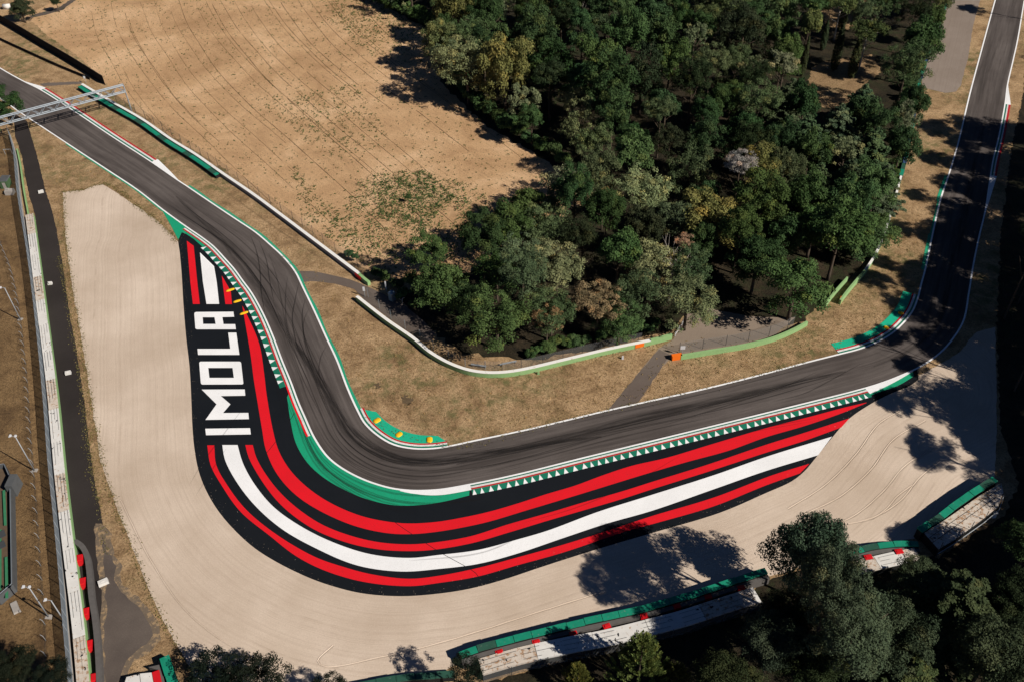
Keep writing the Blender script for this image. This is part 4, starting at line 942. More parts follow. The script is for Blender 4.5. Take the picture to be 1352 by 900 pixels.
sausage((298.8, 385), (309.5, 381.5), .72, 'yellow sausage kerb beside the lettering, top of the three', g1)
sausage((308.5, 399.5), (318.5, 396.5), .72, 'yellow sausage kerb beside the lettering, middle of the three', g1)
sausage((317, 415.5), (327.5, 412), .72, 'yellow sausage kerb beside the lettering, bottom of the three', g1)
sausage((494, 557), (501.5, 552.5), 1.15, 'yellow sausage kerb on the green apex pad, left one', g2)
sausage((523.5, 575.5), (530, 571), 1.15, 'scuffed yellow and orange sausage kerb in the middle of the apex pad', g2)
sausage((567, 583.5), (567, 577), 1.2, 'yellow sausage kerb on the green apex pad, right one', g2)
sausage((1167, 431.5), (1172.5, 434), 1.0, 'orange sausage kerb on the sunlit part of the right green pad', g3)
sausage((1186.5, 412.5), (1191.5, 415), 1.0, 'orange sausage kerb on the shaded part of the right green pad', g3)

# ------------------------------------------------------------------ gantry
def gantry():
    r = root('gantry', 'pale steel truss gantry spanning the track at the upper left', 'gantry')
    h = 8.6; B0 = P2(174, 147); A0 = P2(-36, 205); d = (A0 - B0).normalized(); nrm = Vector((-d.y, d.x)); wd = 0.9; span = (A0 - B0).length + 2
    mb = MB()
    for s in (-wd / 2, wd / 2):
        for z in (h - .0, h - 2.1):
            a = B0 + nrm * s; b = B0 + d * span + nrm * s; mb.tube([(a.x, a.y, z), (b.x, b.y, z)], .16, n=6)
    mb.build('chord', 'steel', r)
    mb = MB(); k = 0; st = 2.0; nseg = int(span / st)
    for i in range(nseg):
        for s in (-wd / 2, wd / 2):
            a = B0 + d * (i * st) + nrm * s; b = B0 + d * ((i + 1) * st) + nrm * s; za, zb = (h, h - 2.1) if i % 2 else (h - 2.1, h)
            mb.tube([(a.x, a.y, za), (b.x, b.y, zb)], .085, n=5)
        for z in (h,):
            s = 1 if i % 2 else -1; a = B0 + d * (i * st) + nrm * s * wd / 2; b = B0 + d * ((i + 1) * st) - nrm * s * wd / 2; mb.tube([(a.x, a.y, z), (b.x, b.y, z)], .055, n=5)
            a = B0 + d * (i * st) + nrm * wd / 2; b = B0 + d * (i * st) - nrm * wd / 2; mb.tube([(a.x, a.y, z), (b.x, b.y, z)], .05, n=5)
    mb.build('lattice', 'steel', r)
    for e, pos in ((0, B0), (1, B0 + d * span)):
        mb = MB()
        for s in (-wd / 2, wd / 2):
            a = pos + nrm * s; mb.tube([(a.x, a.y, 0), (a.x, a.y, h)], .14, n=8)
        for i in range(5):
            a = pos + nrm * wd / 2 * (1 if i % 2 else -1); b = pos - nrm * wd / 2 * (1 if i % 2 else -1); mb.tube([(a.x, a.y, i * 1.4 + .2), (b.x, b.y, i * 1.4 + 1.6)], .05, n=5)
        mb.build('leg', 'pale_steel', r)
gantry()
# small things along the fences
def toilet():
    p = P(518, 396); r = root('portable_toilet', 'grey portable toilet with rounded roof beside the service path', 'portable toilet', (p.x, p.y, 0), rz=R(-35))
    mb = MB(); mb.box((0, 0, 1.1), (1.15, 1.15, 2.2)); mb.build('cabin', 'toilet_grey', r)
    mb = MB(); mb.box((0, 0, 2.25), (1.25, 1.25, .14), taper=.85); mb.box((0, 0, 2.38), (.9, .9, .14), taper=.6); mb.tube([(.4, .4, 2.2), (.4, .4, 2.7)], .06); mb.build('roof', 'toilet_blue', r)
    mb = MB(); mb.box((0, -.6, 1.05), (.8, .05, 1.9)); d = mb.build('door', 'toilet_blue', r); mb = MB(); mb.box((.28, -.65, 1.05), (.05, .06, .2)); mb.build('handle', 'dark_steel', d)
toilet()
def signpost(base, h, label, w_=.9, ph=.9):
    p = P(*base); r = root('sign_post', label, 'sign', (p.x, p.y, 0)); mb = MB(); mb.tube([(0, 0, 0), (0, 0, h)], .06); mb.build('pole', 'pale_steel', r)
    mb = MB(); mb.box((0, -.08, h - ph / 2), (w_, .06, ph)); mb.build('board', 'lamp_white', r)
signpost((482, 392), 3.0, 'narrow white sign post at the start of the curved wall', .5, 1.2)
signpost((510.5, 386), 3.3, 'white post standing beside the portable toilet', .3, 2.2)
signpost((114, 110), 2.4, 'small white sign at the end of the black guard rail', .6, .8)
signpost((900, 470), 3.0, 'white sign box behind the orange block at the court', 1.0, .9)
def marker(x, y, label, col_='lamp_white'):
    p = P(x, y); mb = MB(); mb.box((0, 0, .35), (.5, .35, .7), taper=.7); mb.box((0, 0, .75), (.35, .2, .14)); o = mb.build('marker_board', col_, loc=(p.x, p.y, 0)); tag(o, label, 'marker')
marker(822, 473.5, 'small white marker on the infield grass below the orange panel')
marker(711, 493.5, 'tiny pale green marker on the infield grass', 'wall_green')
p0, p1 = P(891, 444), P(902, 428)
r = root('gate', 'white swing gate standing open at the dirt court entrance', 'gate'); mb = MB()
for z in (.5, 1.1): mb.tube([(p0.x, p0.y, z), (p1.x, p1.y, z)], .07)
mb.build('bar', 'lamp_white', r); mb = MB(); mb.tube([(p0.x, p0.y, 0), (p0.x, p0.y, 1.3)], .09); mb.build('post', 'lamp_white', r)
for a, b, lb_ in (((622, 482.5), (642, 485.5), 'pale metal bench behind the curved wall, left one'), ((660, 483), (682, 478.5), 'pale metal bench behind the curved wall near the trees, right one')):
    A, B = P2(*a), P2(*b); d = B - A; m = (A + B) / 2; r = root('bench', lb_, 'bench', (m.x, m.y, 0), rz=math.atan2(d.y, d.x)); mb = MB(); mb.box((0, 0, .5), (d.length, .4, .08)); mb.build('seat', 'pale_steel', r)
    for s in (-.4, .4): mb = MB(); mb.box((s * d.length, 0, .23), (.1, .35, .46)); mb.build('leg', 'dark_steel', r)
p = P(531, 402); mb = MB(); mb.tube([(0, 0, 0), (.2, .2, 1.6)], .1); mb.tube([(.2, .2, 1.6), (.7, .1, 1.9)], .07); mb.tube([(.1, .1, 1), (-.5, .2, 1.5)], .06); o = mb.build('dead_stump', 'pale_bark', loc=(p.x, p.y, 0)); tag(o, 'pale broken stump beside the service path', 'stump')
# white vehicle shape at the top left corner, tucked behind a tree
p = P(10, 12); r = root('storage_tank', 'pale rounded tank beside the dark tree in the top left corner', 'tank', (p.x, p.y, 0)); mb = MB(); mb.tube([(-1.2, 0, .9), (1.2, 0, .9)], .9, n=14); mb.build('tank_body', 'slab_white', r, True); mb = MB(); mb.box((0, 0, .15), (2, 1.2, .3)); mb.build('cradle', 'concrete', r)

# ------------------------------------------------------------------ trees
def unit(v): return v / np.maximum(np.linalg.norm(v, axis=1, keepdims=True), 1e-6)
def broad(seed, Rr=5.0, hz=4.2, ncl=60, per=170, leaf=.26, rough=.28, cr=(.20, .36), gaps=.15):
    """lumpy crown centred at z=0: foliage clumps on and inside an uneven ellipsoid"""
    rg = np.random.default_rng(seed); C, Nn, S, K = [], [], [], []
    lob = unit(rg.normal(size=(6, 3))); amp = rg.uniform(-rough, rough, 6)
    for i in range(ncl):
        d = unit(rg.normal(size=(1, 3)))[0]
        if d[2] < -.55: d[2] *= -.5; d /= np.linalg.norm(d)
        f = 1 + sum(a * max(0, d @ l) ** 2 for a, l in zip(amp, lob)); rad = f * (rg.uniform(.55, .88) if i % 4 else rg.uniform(.2, .5))
        c = d * rad * np.array([Rr, Rr, hz]); r = Rr * rg.uniform(*cr); m = int(per * (r / (Rr * .28)) ** 2)
        v = unit(rg.normal(size=(m, 3))); v[:, 2] = np.where(v[:, 2] < -.3, -v[:, 2], v[:, 2]); fr = rg.uniform(.55, 1.08, (m, 1))
        sc = np.array([r, r, r * .75]); p = c + v * fr * sc; C.append(p); Nn.append(v + rg.normal(0, .55, (m, 3)) + np.array([0, 0, .35])); S.append(rg.uniform(.6, 1.35, m) * leaf); K.append(np.full(m, rg.random()))
    return leafcloud(np.concatenate(C), np.concatenate(Nn), np.concatenate(S), .62, np.concatenate(K))
def layered(seed, Rr=5.0, Ht=13, tiers=9, leaf=.22, droop=.12, dens=1.0):
    """cedar / spruce: flat sprays on radial branches; base at z=0"""
    rg = np.random.default_rng(seed); C, Nn, S, K = [], [], [], []
    for t in range(tiers):
        u = t / (tiers - 1); z = Ht * (.18 + .80 * u); rt = Rr * (1 - u) ** .75 + .35; nb = int(6 + 8 * (1 - u)); a0 = rg.uniform(0, 6.3)
        for b in range(nb):
            a = a0 + 6.283 * b / nb + rg.uniform(-.25, .25); ln = rt * rg.uniform(.65, 1.12); m = int(200 * dens * ln / Rr * 1.6) + 15; kk = rg.random()
            s = np.sqrt(rg.uniform(.03, 1, m)); wdt = .30 * ln * (1.05 - s) * 1.1 + .15
            x = s * ln; y = rg.normal(0, 1, m) * wdt * .55; zz = z - droop * x ** 1.5 * .35 + rg.normal(0, .13, m) + .3 * np.sin(s * 3 + kk * 6)
            C.append(np.stack([x * math.cos(a) - y * math.sin(a), x * math.sin(a) + y * math.cos(a), zz], 1))
            Nn.append(np.stack([rg.normal(0, .5, m) + .3 * math.cos(a), rg.normal(0, .5, m) + .3 * math.sin(a), np.ones(m)], 1)); S.append(rg.uniform(.6, 1.4, m) * leaf); K.append(np.full(m, kk))
    return leafcloud(np.concatenate(C), np.concatenate(Nn), np.concatenate(S), .5, np.concatenate(K))
def column(seed, Rr=1.0, Ht=14, n=3600, leaf=.16):
    rg = np.random.default_rng(seed); u = rg.uniform(0, 1, n); a = rg.uniform(0, 6.283, n); rr = Rr * np.sin(np.pi * np.clip(u * .93 + .07, 0, 1)) ** .45 * (1 - .55 * u) * (1 + .15 * np.sin(a * 5 + u * 20)) * rg.uniform(.75, 1.05, n)
    C = np.stack([rr * np.cos(a), rr * np.sin(a), .6 + u * (Ht - .6)], 1); Nn = np.stack([np.cos(a), np.sin(a), np.full(n, .4)], 1) + rg.normal(0, .4, (n, 3))
    return leafcloud(C, Nn, rg.uniform(.6, 1.4, n) * leaf, .5, rg.random(n) * .5)
def needle(seed, Rr=4.0, Ht=9, leaf=.5):
    """young pine: upswept bristly shoots"""
    rg = np.random.default_rng(seed); C, Nn, S, K = [], [], [], []; n = 330; V, Fc = [], []
    for i in range(n):
        u = rg.random() ** .8; a = rg.uniform(0, 6.283); rt = Rr * (1 - u) ** .8 + .2; s = rg.uniform(.35, 1); x = rt * s
        base = np.array([x * math.cos(a), x * math.sin(a), 1 + u * (Ht - 2) + rg.normal(0, .2)]); dr = np.array([math.cos(a) * .65, math.sin(a) * .65, .9]); dr /= np.linalg.norm(dr); kk = rg.random()
        ln = rg.uniform(.9, 1.6); m = 60; t = rg.uniform(0, 1, m); side = unit(np.cross(dr, rg.normal(size=(m, 3))))
        C.append(base + dr * (t * ln)[:, None] + side * .13); Nn.append(np.cross(side * .7 + dr, rg.normal(size=(m, 3)))); S.append(rg.uniform(.7, 1.3, m) * .17); K.append(np.full(m, kk))
    return leafcloud(np.concatenate(C), np.concatenate(Nn), np.concatenate(S), .3, np.concatenate(K))
def trunk(seed, h, r, limbs=7, spread=3.0, dead=False):
    rg = random.Random(seed); mb = MB(); lean = (rg.uniform(-.3, .3), rg.uniform(-.3, .3))
    pts = [(lean[0] * t * t, lean[1] * t * t, h * t) for t in (0, .15, .4, .7, 1)]; mb.tube(pts, r, r * .45, 8)
    for i in range(limbs):
        a = rg.uniform(0, 6.28); z0 = h * rg.uniform(.45, .95); l = spread * rg.uniform(.6, 1.1); b = (lean[0] * .6, lean[1] * .6, z0)
        m = (b[0] + math.cos(a) * l * .45, b[1] + math.sin(a) * l * .45, z0 + l * .35); e = (b[0] + math.cos(a + .2) * l, b[1] + math.sin(a + .2) * l, z0 + l * .8)
        mb.tube([b, m, e], r * .35, r * .1, 5)
        if dead:
            for j in range(5):
                a2 = a + rg.uniform(-.9, .9); l2 = l * rg.uniform(.25, .6); q = Vector(m).lerp(Vector(e), rg.random()); mb.tube([q, (q.x + math.cos(a2) * l2, q.y + math.sin(a2) * l2, q.z + l2 * rg.uniform(.1, .8))], r * .13, .02, 4)
    return mb.mesh(True)
BR = [broad(100 + i, rough=.4, ncl=70 + 10 * (i % 4), per=260, leaf=.165, cr=(.14, .28)) for i in range(7)]
FINE = [broad(200 + i, ncl=120, per=230, leaf=.135, rough=.5, cr=(.11, .22)) for i in range(5)]
LOOSE = [broad(300 + i, ncl=50, per=170, leaf=.17, rough=.6, cr=(.12, .22)) for i in range(3)]
BIG = [broad(400 + i, Rr=6, hz=4.4, ncl=120, per=520, leaf=.125, rough=.55, cr=(.12, .25)) for i in range(3)]
CED = [layered(500 + i) for i in range(3)]; BIGCED = [layered(510, Rr=7, Ht=15, tiers=12, dens=2.0, leaf=.19), layered(511, Rr=7, Ht=14, tiers=11, dens=2.0, leaf=.19)]
CYP = [column(520 + i) for i in range(2)]; NEE = [needle(530), needle(531)]
PINE = broad(540, Rr=5, hz=1.7, ncl=60, per=150, leaf=.2, rough=.2, cr=(.15, .24))
BUSH = [broad(550 + i, Rr=2, hz=1.4, ncl=16, per=120, leaf=.17, cr=(.3, .5)) for i in range(3)]
TR = [trunk(600 + i, 9, .32) for i in range(4)]; TRT = trunk(610, 13, .28, 9, 4.0); TRD = trunk(611, 7, .3, 14, 4.5, True); TRC = trunk(612, 12, .25, 0)
KINDS = {'broad': (BR, TR, 'broadleaf_tree'), 'fine': (FINE, TR, 'broadleaf_tree'), 'loose': (LOOSE, TR, 'broadleaf_tree'), 'big': (BIG, TR, 'broadleaf_tree'), 'cedar': (CED, [TRC], 'cedar_tree'), 'bigcedar': (BIGCED, [TRC], 'cedar_tree'),
         'cypress': (CYP, [TRC], 'cypress_tree'), 'needle': (NEE, [TRC], 'young_pine'), 'pine': ([PINE], [TRT], 'umbrella_pine'), 'bush': (BUSH, None, 'bush')}
FWD = ROT @ Vector((0, 0, -1)); TREES = []
def tree_at(kind, x, y, Rr, Ht, color, label, cat='tree', group=None, pale=False, var=None, flat_=1.0):
    meshes, tr, nm = KINDS[kind]; i = var if var is not None else random.randrange(len(meshes)); rz = random.uniform(0, 6.28)
    r = root(nm, label, cat, (x, y, 0), group, rz)
    if kind in ('cedar', 'bigcedar', 'cypress', 'needle'):
        nomR, nomH = {'cedar': (5, 13), 'bigcedar': (7, 15), 'cypress': (1, 14), 'needle': (4, 9)}[kind]
        cr = link('crown', meshes[i % len(meshes)], 'leaves', r); cr.scale = (Rr / nomR, Rr / nomR, Ht / nomH)
        t = link('trunk', tr[0], 'bark', r); t.scale = (Ht / 14,) * 2 + (Ht / 14,)
    else:
        nomR = {'big': 6, 'bush': 2}.get(kind, 5); nz = {'big': 4.4, 'bush': 1.4, 'pine': 1.7}.get(kind, 4.2); s = Rr / nomR; hz = nz * s * flat_
        flat_ = min(flat_, Ht * .56 / hz * flat_) if kind != 'pine' else flat_; hz = nz * s * flat_
        cr = link('crown' if tr else 'foliage', meshes[i % len(meshes)], 'leaves', r, (0, 0, Ht - hz * .85)); cr.scale = (s, s, s * flat_)
        if tr: t = link('trunk', tr[i % len(tr)], 'pale_bark' if pale else 'bark', r); k = (Ht - hz * .8) / (13 if kind == 'pine' else 9); t.scale = (max(.6, s), max(.6, s), k)
    v = random.uniform(.82, 1.2); cr.color = (color[0] * v * random.uniform(.92, 1.2), color[1] * v, color[2] * v * random.uniform(.85, 1.1), 1); TREES.append((x, y, Rr, r)); return r
def tree_px(kind, cx, cy, rpx, Ht, color, label, **kw):
    """crown centre seen at pixel cx, cy with radius rpx pixels"""
    rpx *= 1.0 if kind in ('cypress', 'needle', 'bigcedar', 'big') else 1.14
    zc = Ht * .55 if kind in ('cedar', 'bigcedar', 'cypress', 'needle') else Ht * .68
    if kind == 'pine': zc = Ht * .93
    p = P(cx, cy, zc); dep = (p - Vector((0, 0, H))).dot(FWD); return tree_at(kind, p.x, p.y, rpx * dep / F, Ht, color, label, **kw)
DG = (0.040, 0.076, 0.032); MG = (0.064, 0.110, 0.042); GG = (0.094, 0.136, 0.070); PG = (0.185, 0.225, 0.125); YG = (0.135, 0.150, 0.062); BG = (0.062, 0.095, 0.062); SV = (0.27, 0.29, 0.30); BRN = (0.25, 0.165, 0.09); DK = (0.030, 0.043, 0.022)
wg = 'trees of the wood'
tree_px('fine', 616, 84, 38, 19, PG, 'tall rounded grey-green tree bulging from the wood into the field', group=wg)
tree_px('broad', 698, 272, 37, 13, MG, 'dark round tree standing out into the ploughed field with its own shadow', group=wg, var=1)
tree_px('broad', 584, 376, 36, 11, MG, 'broad dark green tree at the left tip of the wood by the toilet', group=wg, var=2)
tree_px('fine', 722, 300, 34, 13, GG, 'grey-green tree just behind the tree standing out in the field', group=wg, var=3)
tree_px('fine', 655, 362, 30, 12, MG, 'mid green tree on the field side of the wood\'s left lobe', group=wg, var=4)
tree_px('fine', 620, 390, 30, 11, MG, 'mid green tree just right of the broad tree at the left tip', group=wg, var=1)
tree_px('broad', 543, 368, 11, 5, MG, 'small bushy tree just right of the portable toilet', group=wg)
tree_px('fine', 655, 418, 44, 14, MG, 'large mid green tree above the bend of the curved wall', group=wg, var=0)
tree_px('fine', 690, 340, 34, 14, GG, 'grey-green tree right below the tree standing out in the field', group=wg)
tree_px('fine', 735, 352, 34, 13, PG, 'pale green tree in the middle of the wood\'s left lobe', group=wg)
tree_px('loose', 796, 268, 20, 12, (.24, .19, .085), 'small pale brown-leaved tree with white trunk at the clearing', group=wg, pale=True)
tree_px('fine', 846, 250, 36, 15, PG, 'tall pale grey-green tree above the brown-leaved tree', group=wg, var=1)
tree_px('fine', 728, 412, 30, 12, GG, 'grey-green tree behind the wall, left of the pink-tinged tree', group=wg)
tree_px('loose', 722, 425, 20, 11, (.27, .185, .10), 'small orange-brown tree behind the curved wall', group=wg)
tree_px('fine', 789, 402, 30, 13, (.18, .155, .105), 'pink-tinged pale tree behind the curved wall', group=wg)
tree_px('fine', 818, 425, 28, 10, MG, 'low green tree directly behind the white-topped wall', group=wg)
tree_px('fine', 868, 345, 38, 14, PG, 'large pale tree with bare grey branches in its crown', group=wg, var=2)
tree_px('fine', 908, 398, 38, 12, (0.125, 0.16, 0.095), 'silvery green tree overhanging the dirt court', group=wg, var=3)
tree_px('fine', 893, 285, 26, 12, GG, 'mid grey-green tree between the pale tree and the olive tree', group=wg)
tree_px('broad', 940, 285, 40, 14, YG, 'big olive-yellow tree below the silver tree', group=wg, var=3)
tree_px('fine', 976, 230, 20, 18, SV, 'silver-white leaved tree in the middle of the wood', group=wg, pale=True)
tree_px('broad', 1052, 375, 44, 15, MG, 'big dark green tree at the right corner of the dirt court', group=wg, var=0)
tree_px('broad', 1000, 345, 36, 14, DG, 'dark tree shading the upper side of the dirt court', group=wg)
tree_px('broad', 1132, 318, 30, 8, MG, 'bushy bright green tree above the narrow wall gap', group=wg)
tree_px('broad', 1160, 300, 28, 8, MG, 'bushy green tree against the right edge wall', group=wg)
tree_px('broad', 1075, 300, 34, 13, MG, 'mid green tree up the slope from the court corner tree', group=wg)
cg = 'cedars of the wood'
for x, y, r_, h_, lb_ in [(1042, 135, 34, 15, 'leftmost cedar below the open clearing'), (1062, 185, 36, 16, 'tall cedar with drooping layers left of centre below the clearing'), (1138, 138, 30, 13, 'dark cedar right under the umbrella pine'), (1105, 170, 36, 15, 'grey-green cedar in the middle of the cedar group'),
                          (1150, 200, 34, 15, 'cedar beside the green barrier at the right edge of the wood'), (1120, 240, 34, 14, 'layered cedar below the middle of the cedar group'), (1165, 245, 28, 13, 'lowest right cedar leaning over the edge wall'), (1080, 245, 26, 13, 'narrow brownish cedar in the lower cedar group')]:
    tree_px('cedar', x, y, r_, h_, (BG[0] * 1.25, BG[1] * 1.25, BG[2] * 1.05), lb_, group=cg)
for x, y, r_, h_, lb_ in [(1108, 60, 7.5, 15, 'tall dark cypress left of the umbrella pine'), (1131, 72, 7.5, 14, 'tall cypress just right of the umbrella pine trunk'), (1064, 72, 5, 13, 'thin cypress at the left side of the clearing'), (1116, 12, 7, 14, 'cypress at the top edge above the umbrella pine'), (1090, 45, 5, 10, 'short leafy cypress inside the clearing')]:
    tree_px('cypress', x, y, r_, h_, DK, lb_, group='cypresses round the clearing')
tree_px('pine', 1147, 38, 24, 15, (0.055, 0.085, 0.035), 'umbrella pine with bare pale trunk beside the clearing', pale=True)
tree_px('pine', 1112, 2, 22, 14, (0.055, 0.085, 0.035), 'umbrella pine cut by the top edge of the picture', pale=True)
p = P(878, 332, 12); r = root('dead_tree', 'bare grey dead branches poking out of the pale tree', 'tree', (p.x + 1.5, p.y - 2.5, 0)); t = link('trunk', TRD, 'pale_bark', r); t.scale = (.8, .8, 1.5)
tree_px('loose', 900, 334, 14, 14.5, (.28, .19, .13), 'small clump of dead brown leaves beside the bare branches')
p = P(778, 28, 9); r = root('dead_tree', 'fallen grey leafless tree near the top of the wood', 'tree', (p.x, p.y, 0)); link('trunk', TRD, 'pale_bark', r).scale = (1.0, 1.0, 1.25)

# the rest of the wood, filled on the ground plan
heroes = [(t[0], t[1], t[2]) for t in TREES]; fill = []
clear = [W(q) for q in ([(1052, 180), (1060, 84), (1085, 66), (1160, 60), (1178, 98), (1160, 150), (1110, 180)], [(1050, -20), (1185, -20), (1172, 18), (1085, 42), (1080, 12)], [(880, 440), (905, 405), (960, 395), (1060, 415), (1060, 445), (900, 470)], [(600, 345), (640, 170), (700, 205), (766, 237), (776, 258), (735, 284), (690, 296), (640, 335)], [(528, 390), (565, 435), (620, 472), (690, 480), (690, 450), (640, 450), (570, 405)], [(985, 160), (1040, 160), (1035, 200), (990, 195)])]
rr = random.Random(5); xs = [p.x for p in wood_poly]; ys = [p.y for p in wood_poly]
for tr_ in range(26000):
    x, y = rr.uniform(min(xs), max(xs)), rr.uniform(min(ys), max(ys) + 25)
    if not inside((x, y), wood_poly): continue
    edge = min((Vector((x, y)) - wood_poly[i]).length for i in range(len(wood_poly)))
    if edge < 2.6 or any(inside((x, y), c) for c in clear): continue
    Rr = 4.8 + 3.8 * rr.random() ** 1.4
    if any((x - a) ** 2 + (y - b) ** 2 < (.62 * (c + Rr)) ** 2 for a, b, c in heroes) or any((x - a) ** 2 + (y - b) ** 2 < (.78 * (c + Rr)) ** 2 for a, b, c, _ in fill): continue
    fill.append((x, y, Rr, rr.random()))
print('fill trees', len(fill))
# rows counted away from the track, each tree in a row from the left
fill.sort(key=lambda t: t[1]); rows = {}
for t in fill: rows.setdefault(int((t[1] - fill[0][1]) / 9.0), []).append(t)
rown = 0
for ri in sorted(rows):
    for ci, (x, y, Rr, q) in enumerate(sorted(rows[ri])):
        if q < .30: kind, colr, look = 'broad', DG, 'dark green round tree'
        elif q < .55: kind, colr, look = 'broad', MG, 'mid green broad tree'
        elif q < .76: kind, colr, look = 'fine', (GG[0] * .85, GG[1] * .85, GG[2] * .8), 'grey-green feathery tree'
        elif q < .86: kind, colr, look = 'loose', (PG[0] * .8, PG[1] * .8, PG[2] * .8), 'thin pale green tree'
        elif q < .93: kind, colr, look = 'broad', YG, 'yellowish green tree'
        else: kind, colr, look = 'fine', DK, 'very dark green tree'
        tree_at(kind, x, y, Rr, 7.0 + Rr * 1.1 + 7.0 * rr.random(), colr, "%s, %s from left in the wood's %s row from the wall" % (look, ordn(ci), ordn(rown)), group='trees filling the wood', flat_=rr.uniform(1.15, 1.75))
    rown += 1
# undergrowth along the wood edge walls
def bushes(path, n_, off, grp, where, rad=(1.0, 1.9), colr=MG):
    for k in range(n_):
        q = path[int((k + .5) / n_ * (len(path) - 1))]; nn_ = blur_normals(path)[int((k + .5) / n_ * (len(path) - 1))]; o_ = q + nn_ * (off + random.uniform(-.5, .8)); Rr = random.uniform(*rad)
        tree_at('bush', o_.x, o_.y, Rr, Rr * 1.5, colr, 'green bush %s, %s along' % (where, ordn(k)), cat='bush', group=grp)
bushes(curve([(700, 484), (751, 472), (801, 461), (850, 451), (885, 444)], 1), 14, 3.2, 'bushes behind the curved wall', 'behind the white-topped curved wall counted from left')
bushes(curve([(1142, 352), (1165, 315), (1183, 258), (1198, 200), (1210, 125), (1240, 35)], 1), 22, 2.6, 'bushes along the right edge wall', 'behind the right edge wall counted from below', (1.3, 2.4))
bushes(curve([(500, 372), (520, 378), (528, 400), (545, 415)], 1), 4, 1.0, 'bushes at the portable toilet', 'round the portable toilet counted from the wall')
bushes(curve([(560, 30), (583, 60), (590, 105), (640, 160), (700, 196), (745, 228)], 1), 22, 2.2, 'bushes along the field edge', 'at the field edge of the wood counted from the top', (2.2, 3.4))
bushes(curve([(452, -4), (480, 3), (520, 20), (560, 40)], 1), 10, 2.2, 'bushes at the top field corner', 'at the top corner of the field counted from left', (2.2, 3.2))
for x, y, r_, lb_ in ((470, 346, 5, 'small dark bush beside the field-side wall'), (461, 342, 6, 'dark leafy bush against the fence by the field-side wall'), (497, 365, 7, 'dark bush between the wall end and the toilet'), (540, 268, 4, 'tiny round bush alone in the ploughed field')):
    p = P(x, y); dep = (p - Vector((0, 0, H))).dot(FWD); tree_at('bush', p.x, p.y, r_ * dep / F, 2.2, DG, lb_, cat='bush')
# trees outside the wood
tree_px('broad', 26, 10, 17, 8, DK, 'dark tree beside the tank in the top left corner')
tree_px('broad', 74, 4, 6, 5, DK, 'small dark tree beside the gravel lane at the top')
tree_px('broad', 4, 138, 22, 10, DG, 'dark tree overhanging the track at the left edge')
tree_px('loose', -12, 165, 16, 8, DG, 'dark tree under the left end of the gantry')
# big trees at the lower right
bg = 'large trees at the lower right'
def shadow_px(kind, sx, sy, rpx, Ht, color, label, **kw):
    """tree whose crown shadow falls at pixel sx, sy"""
    p = P(sx, sy); zc = Ht * .7; L_ = zc / math.tan(SUN_EL); dep = (p - Vector((0, 0, H))).dot(FWD)
    return tree_at(kind, p.x + math.cos(SUN_AZ) * L_, p.y - math.sin(SUN_AZ) * L_, rpx * dep / F, Ht, color, label, **kw)
BD = (0.052, 0.078, 0.050)
tree_px('big', 1066, 737, 60, 27, BD, 'tall grey-green tree overhanging the gravel, leftmost of the large lower right trees', group=bg, var=0, flat_=1.75)
tree_px('big', 1040, 812, 38, 11, DK, 'low dark tree at the right end of the long white tyre bank', group=bg, var=2)
tree_px('big', 1084, 744, 50, 17, BD, 'shorter grey-green tree added beside the tallest lower right tree for its shadow', group=bg, var=1, flat_=1.3)  # added lower crown, extends the tall tree's shadow over the gravel
tree_px('big', 1092, 800, 50, 29, BD, 'grey-green tree added below the tallest lower right tree to widen its shadow', group=bg, var=2, flat_=1.5)  # extra tree, put in to enlarge the shadow and shade the barrier
tree_px('big', 1175, 850, 60, 16, BD, 'dark tree left of the huge cedar', group=bg, var=2, flat_=1.3)
tree_px('big', 1310, 860, 60, 17, BD, 'dark tree at the lower right flank of the huge cedar', group=bg, var=0, flat_=1.2)
tree_px('big', 1065, 880, 50, 14, DK, 'dark tree at the bottom edge below the tallest lower right trees', group=bg, var=1)
tree_px('big', 1335, 800, 45, 13, DK, 'dark tree at the right edge beside the huge cedar', group=bg, var=1)
tree_px('big', 1210, 770, 40, 12, BD, 'dark tree between the short pale bank and the huge cedar', group=bg, var=0)
tree_px('big', 1125, 838, 70, 22, BD, 'large dark tree below the short pale tyre bank', group=bg, var=1)
tree_px('bigcedar', 1262, 800, 92, 17, (0.062, 0.082, 0.040), 'huge spreading cedar in the bottom right corner', group=bg, var=0)
tree_px('big', 1020, 850, 50, 15, (0.04, 0.055, 0.036), 'dark tree between the spiky pine and the large lower trees', group=bg, var=0)
tree_px('bigcedar', 1200, 900, 80, 15, (0.055, 0.075, 0.038), 'cedar cut by the bottom edge below the huge cedar', group=bg, var=1)
tree_px('big', 1345, 880, 60, 16, DK, 'dark tree in the extreme bottom right corner', group=bg)
tree_px('big', 1362, 720, 45, 15, DG, 'dark tree at the right edge beside the broad tyre bank', group=bg)
tree_px('big', 960, 905, 55, 13, DK, 'dark tree at the bottom edge right of the spiky pine', group=bg)
tree_px('needle', 846, 872, 42, 14, (0.125, 0.150, 0.045), 'bright green spiky pine in front of the white tyre bank', group='spiky young pines', var=0)
tree_px('needle', 762, 893, 24, 7, (0.115, 0.140, 0.045), 'smaller spiky pine at the bottom edge below the white tyre bank', group='spiky young pines', var=1)
tree_px('needle', 892, 895, 26, 8, (0.10, 0.130, 0.045), 'spiky pine right of the brightest one at the bottom edge', group='spiky young pines', var=1)
tree_px('big', 20, 885, 32, 9, (0.012, 0.018, 0.012), 'black-green tree in the bottom left corner', group='dark trees at the bottom left')
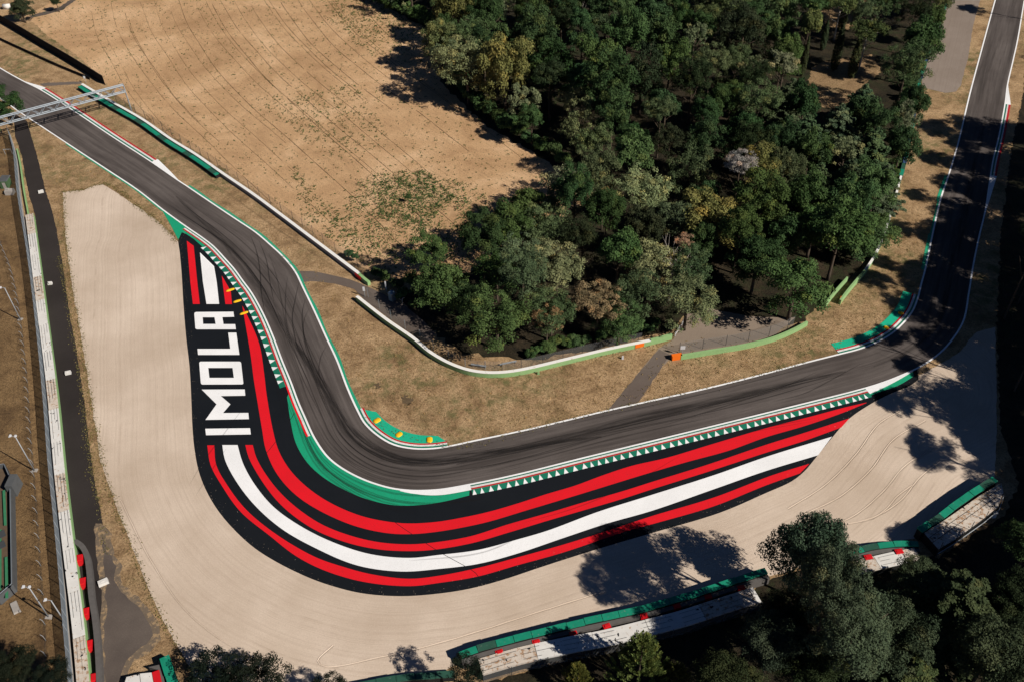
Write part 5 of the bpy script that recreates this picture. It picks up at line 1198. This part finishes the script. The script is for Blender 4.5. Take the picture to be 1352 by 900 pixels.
tree_px('big', 72, 895, 26, 8, (0.012, 0.018, 0.012), 'black-green tree beside the white-topped barrier at the bottom edge', group='dark trees at the bottom left')
# trees just outside the frame whose shade falls into it
sg = 'trees shading the track from outside the right edge'
sh_ = [(1310, 18, 15), (1268, 176, 26), (1300, 195, 24), (1266, 218, 20), (1296, 252, 26), (1250, 268, 16), (1222, 312, 20), (1268, 318, 34), (1208, 360, 18), (1252, 372, 34), (1188, 378, 24), (1240, 415, 30), (1290, 400, 40), (1190, 466, 14), (1222, 458, 20), (1250, 500, 20), (1225, 545, 26), (1285, 540, 40), (1268, 612, 34), (1290, 470, 40), (1300, 340, 40), (1305, 290, 34), (1280, 370, 36), (1310, 430, 40), (1262, 395, 24)]
for yy in range(-10, 900, 46):
    for xx in ((1425,) if yy < 150 else ((1390,) if 600 < yy < 740 else (1325, 1372))): sh_.append((xx + random.uniform(-8, 8), yy + random.uniform(-8, 8), 34 + yy / 40))
for k, (sx, sy, r_) in enumerate(sorted(sh_, key=lambda t: t[1])):
    shadow_px('big', sx, sy, r_ * 1.12, 25, DK, 'tall tree beyond the right edge shading the track, %s from the top' % ordn(k), group=sg)
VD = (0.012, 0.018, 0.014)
tree_px('fine', 285, 893, 36, 7, VD, 'near-black tree standing in for a shadow on the bottom gravel, left of the pair', group='dark trees at the bottom edge')  # leaves coloured near-black so the crown reads as shadow on gravel
tree_px('fine', 335, 895, 36, 7, VD, 'near-black tree standing in for a shadow on the bottom gravel, right of the pair', group='dark trees at the bottom edge')  # second blackened crown, stands for the same gravel shadow
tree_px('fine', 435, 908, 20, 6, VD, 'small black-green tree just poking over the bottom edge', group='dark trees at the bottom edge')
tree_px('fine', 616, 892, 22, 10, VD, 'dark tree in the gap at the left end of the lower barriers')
struct('shade_painted_bank', flat(roughen(W([(628, 905), (990, 800), (1003, 768), (1120, 735), (1240, 735), (1325, 680), (1345, 640), (1320, 560), (1316, 430), (1322, 300), (1338, 180), (1350, 130), (1362, -20), (1600, -20), (1600, 1100), (500, 1100)]), .3), 0.016), 'wood_floor')  # ground sheet coloured dark to stand in for tree shade
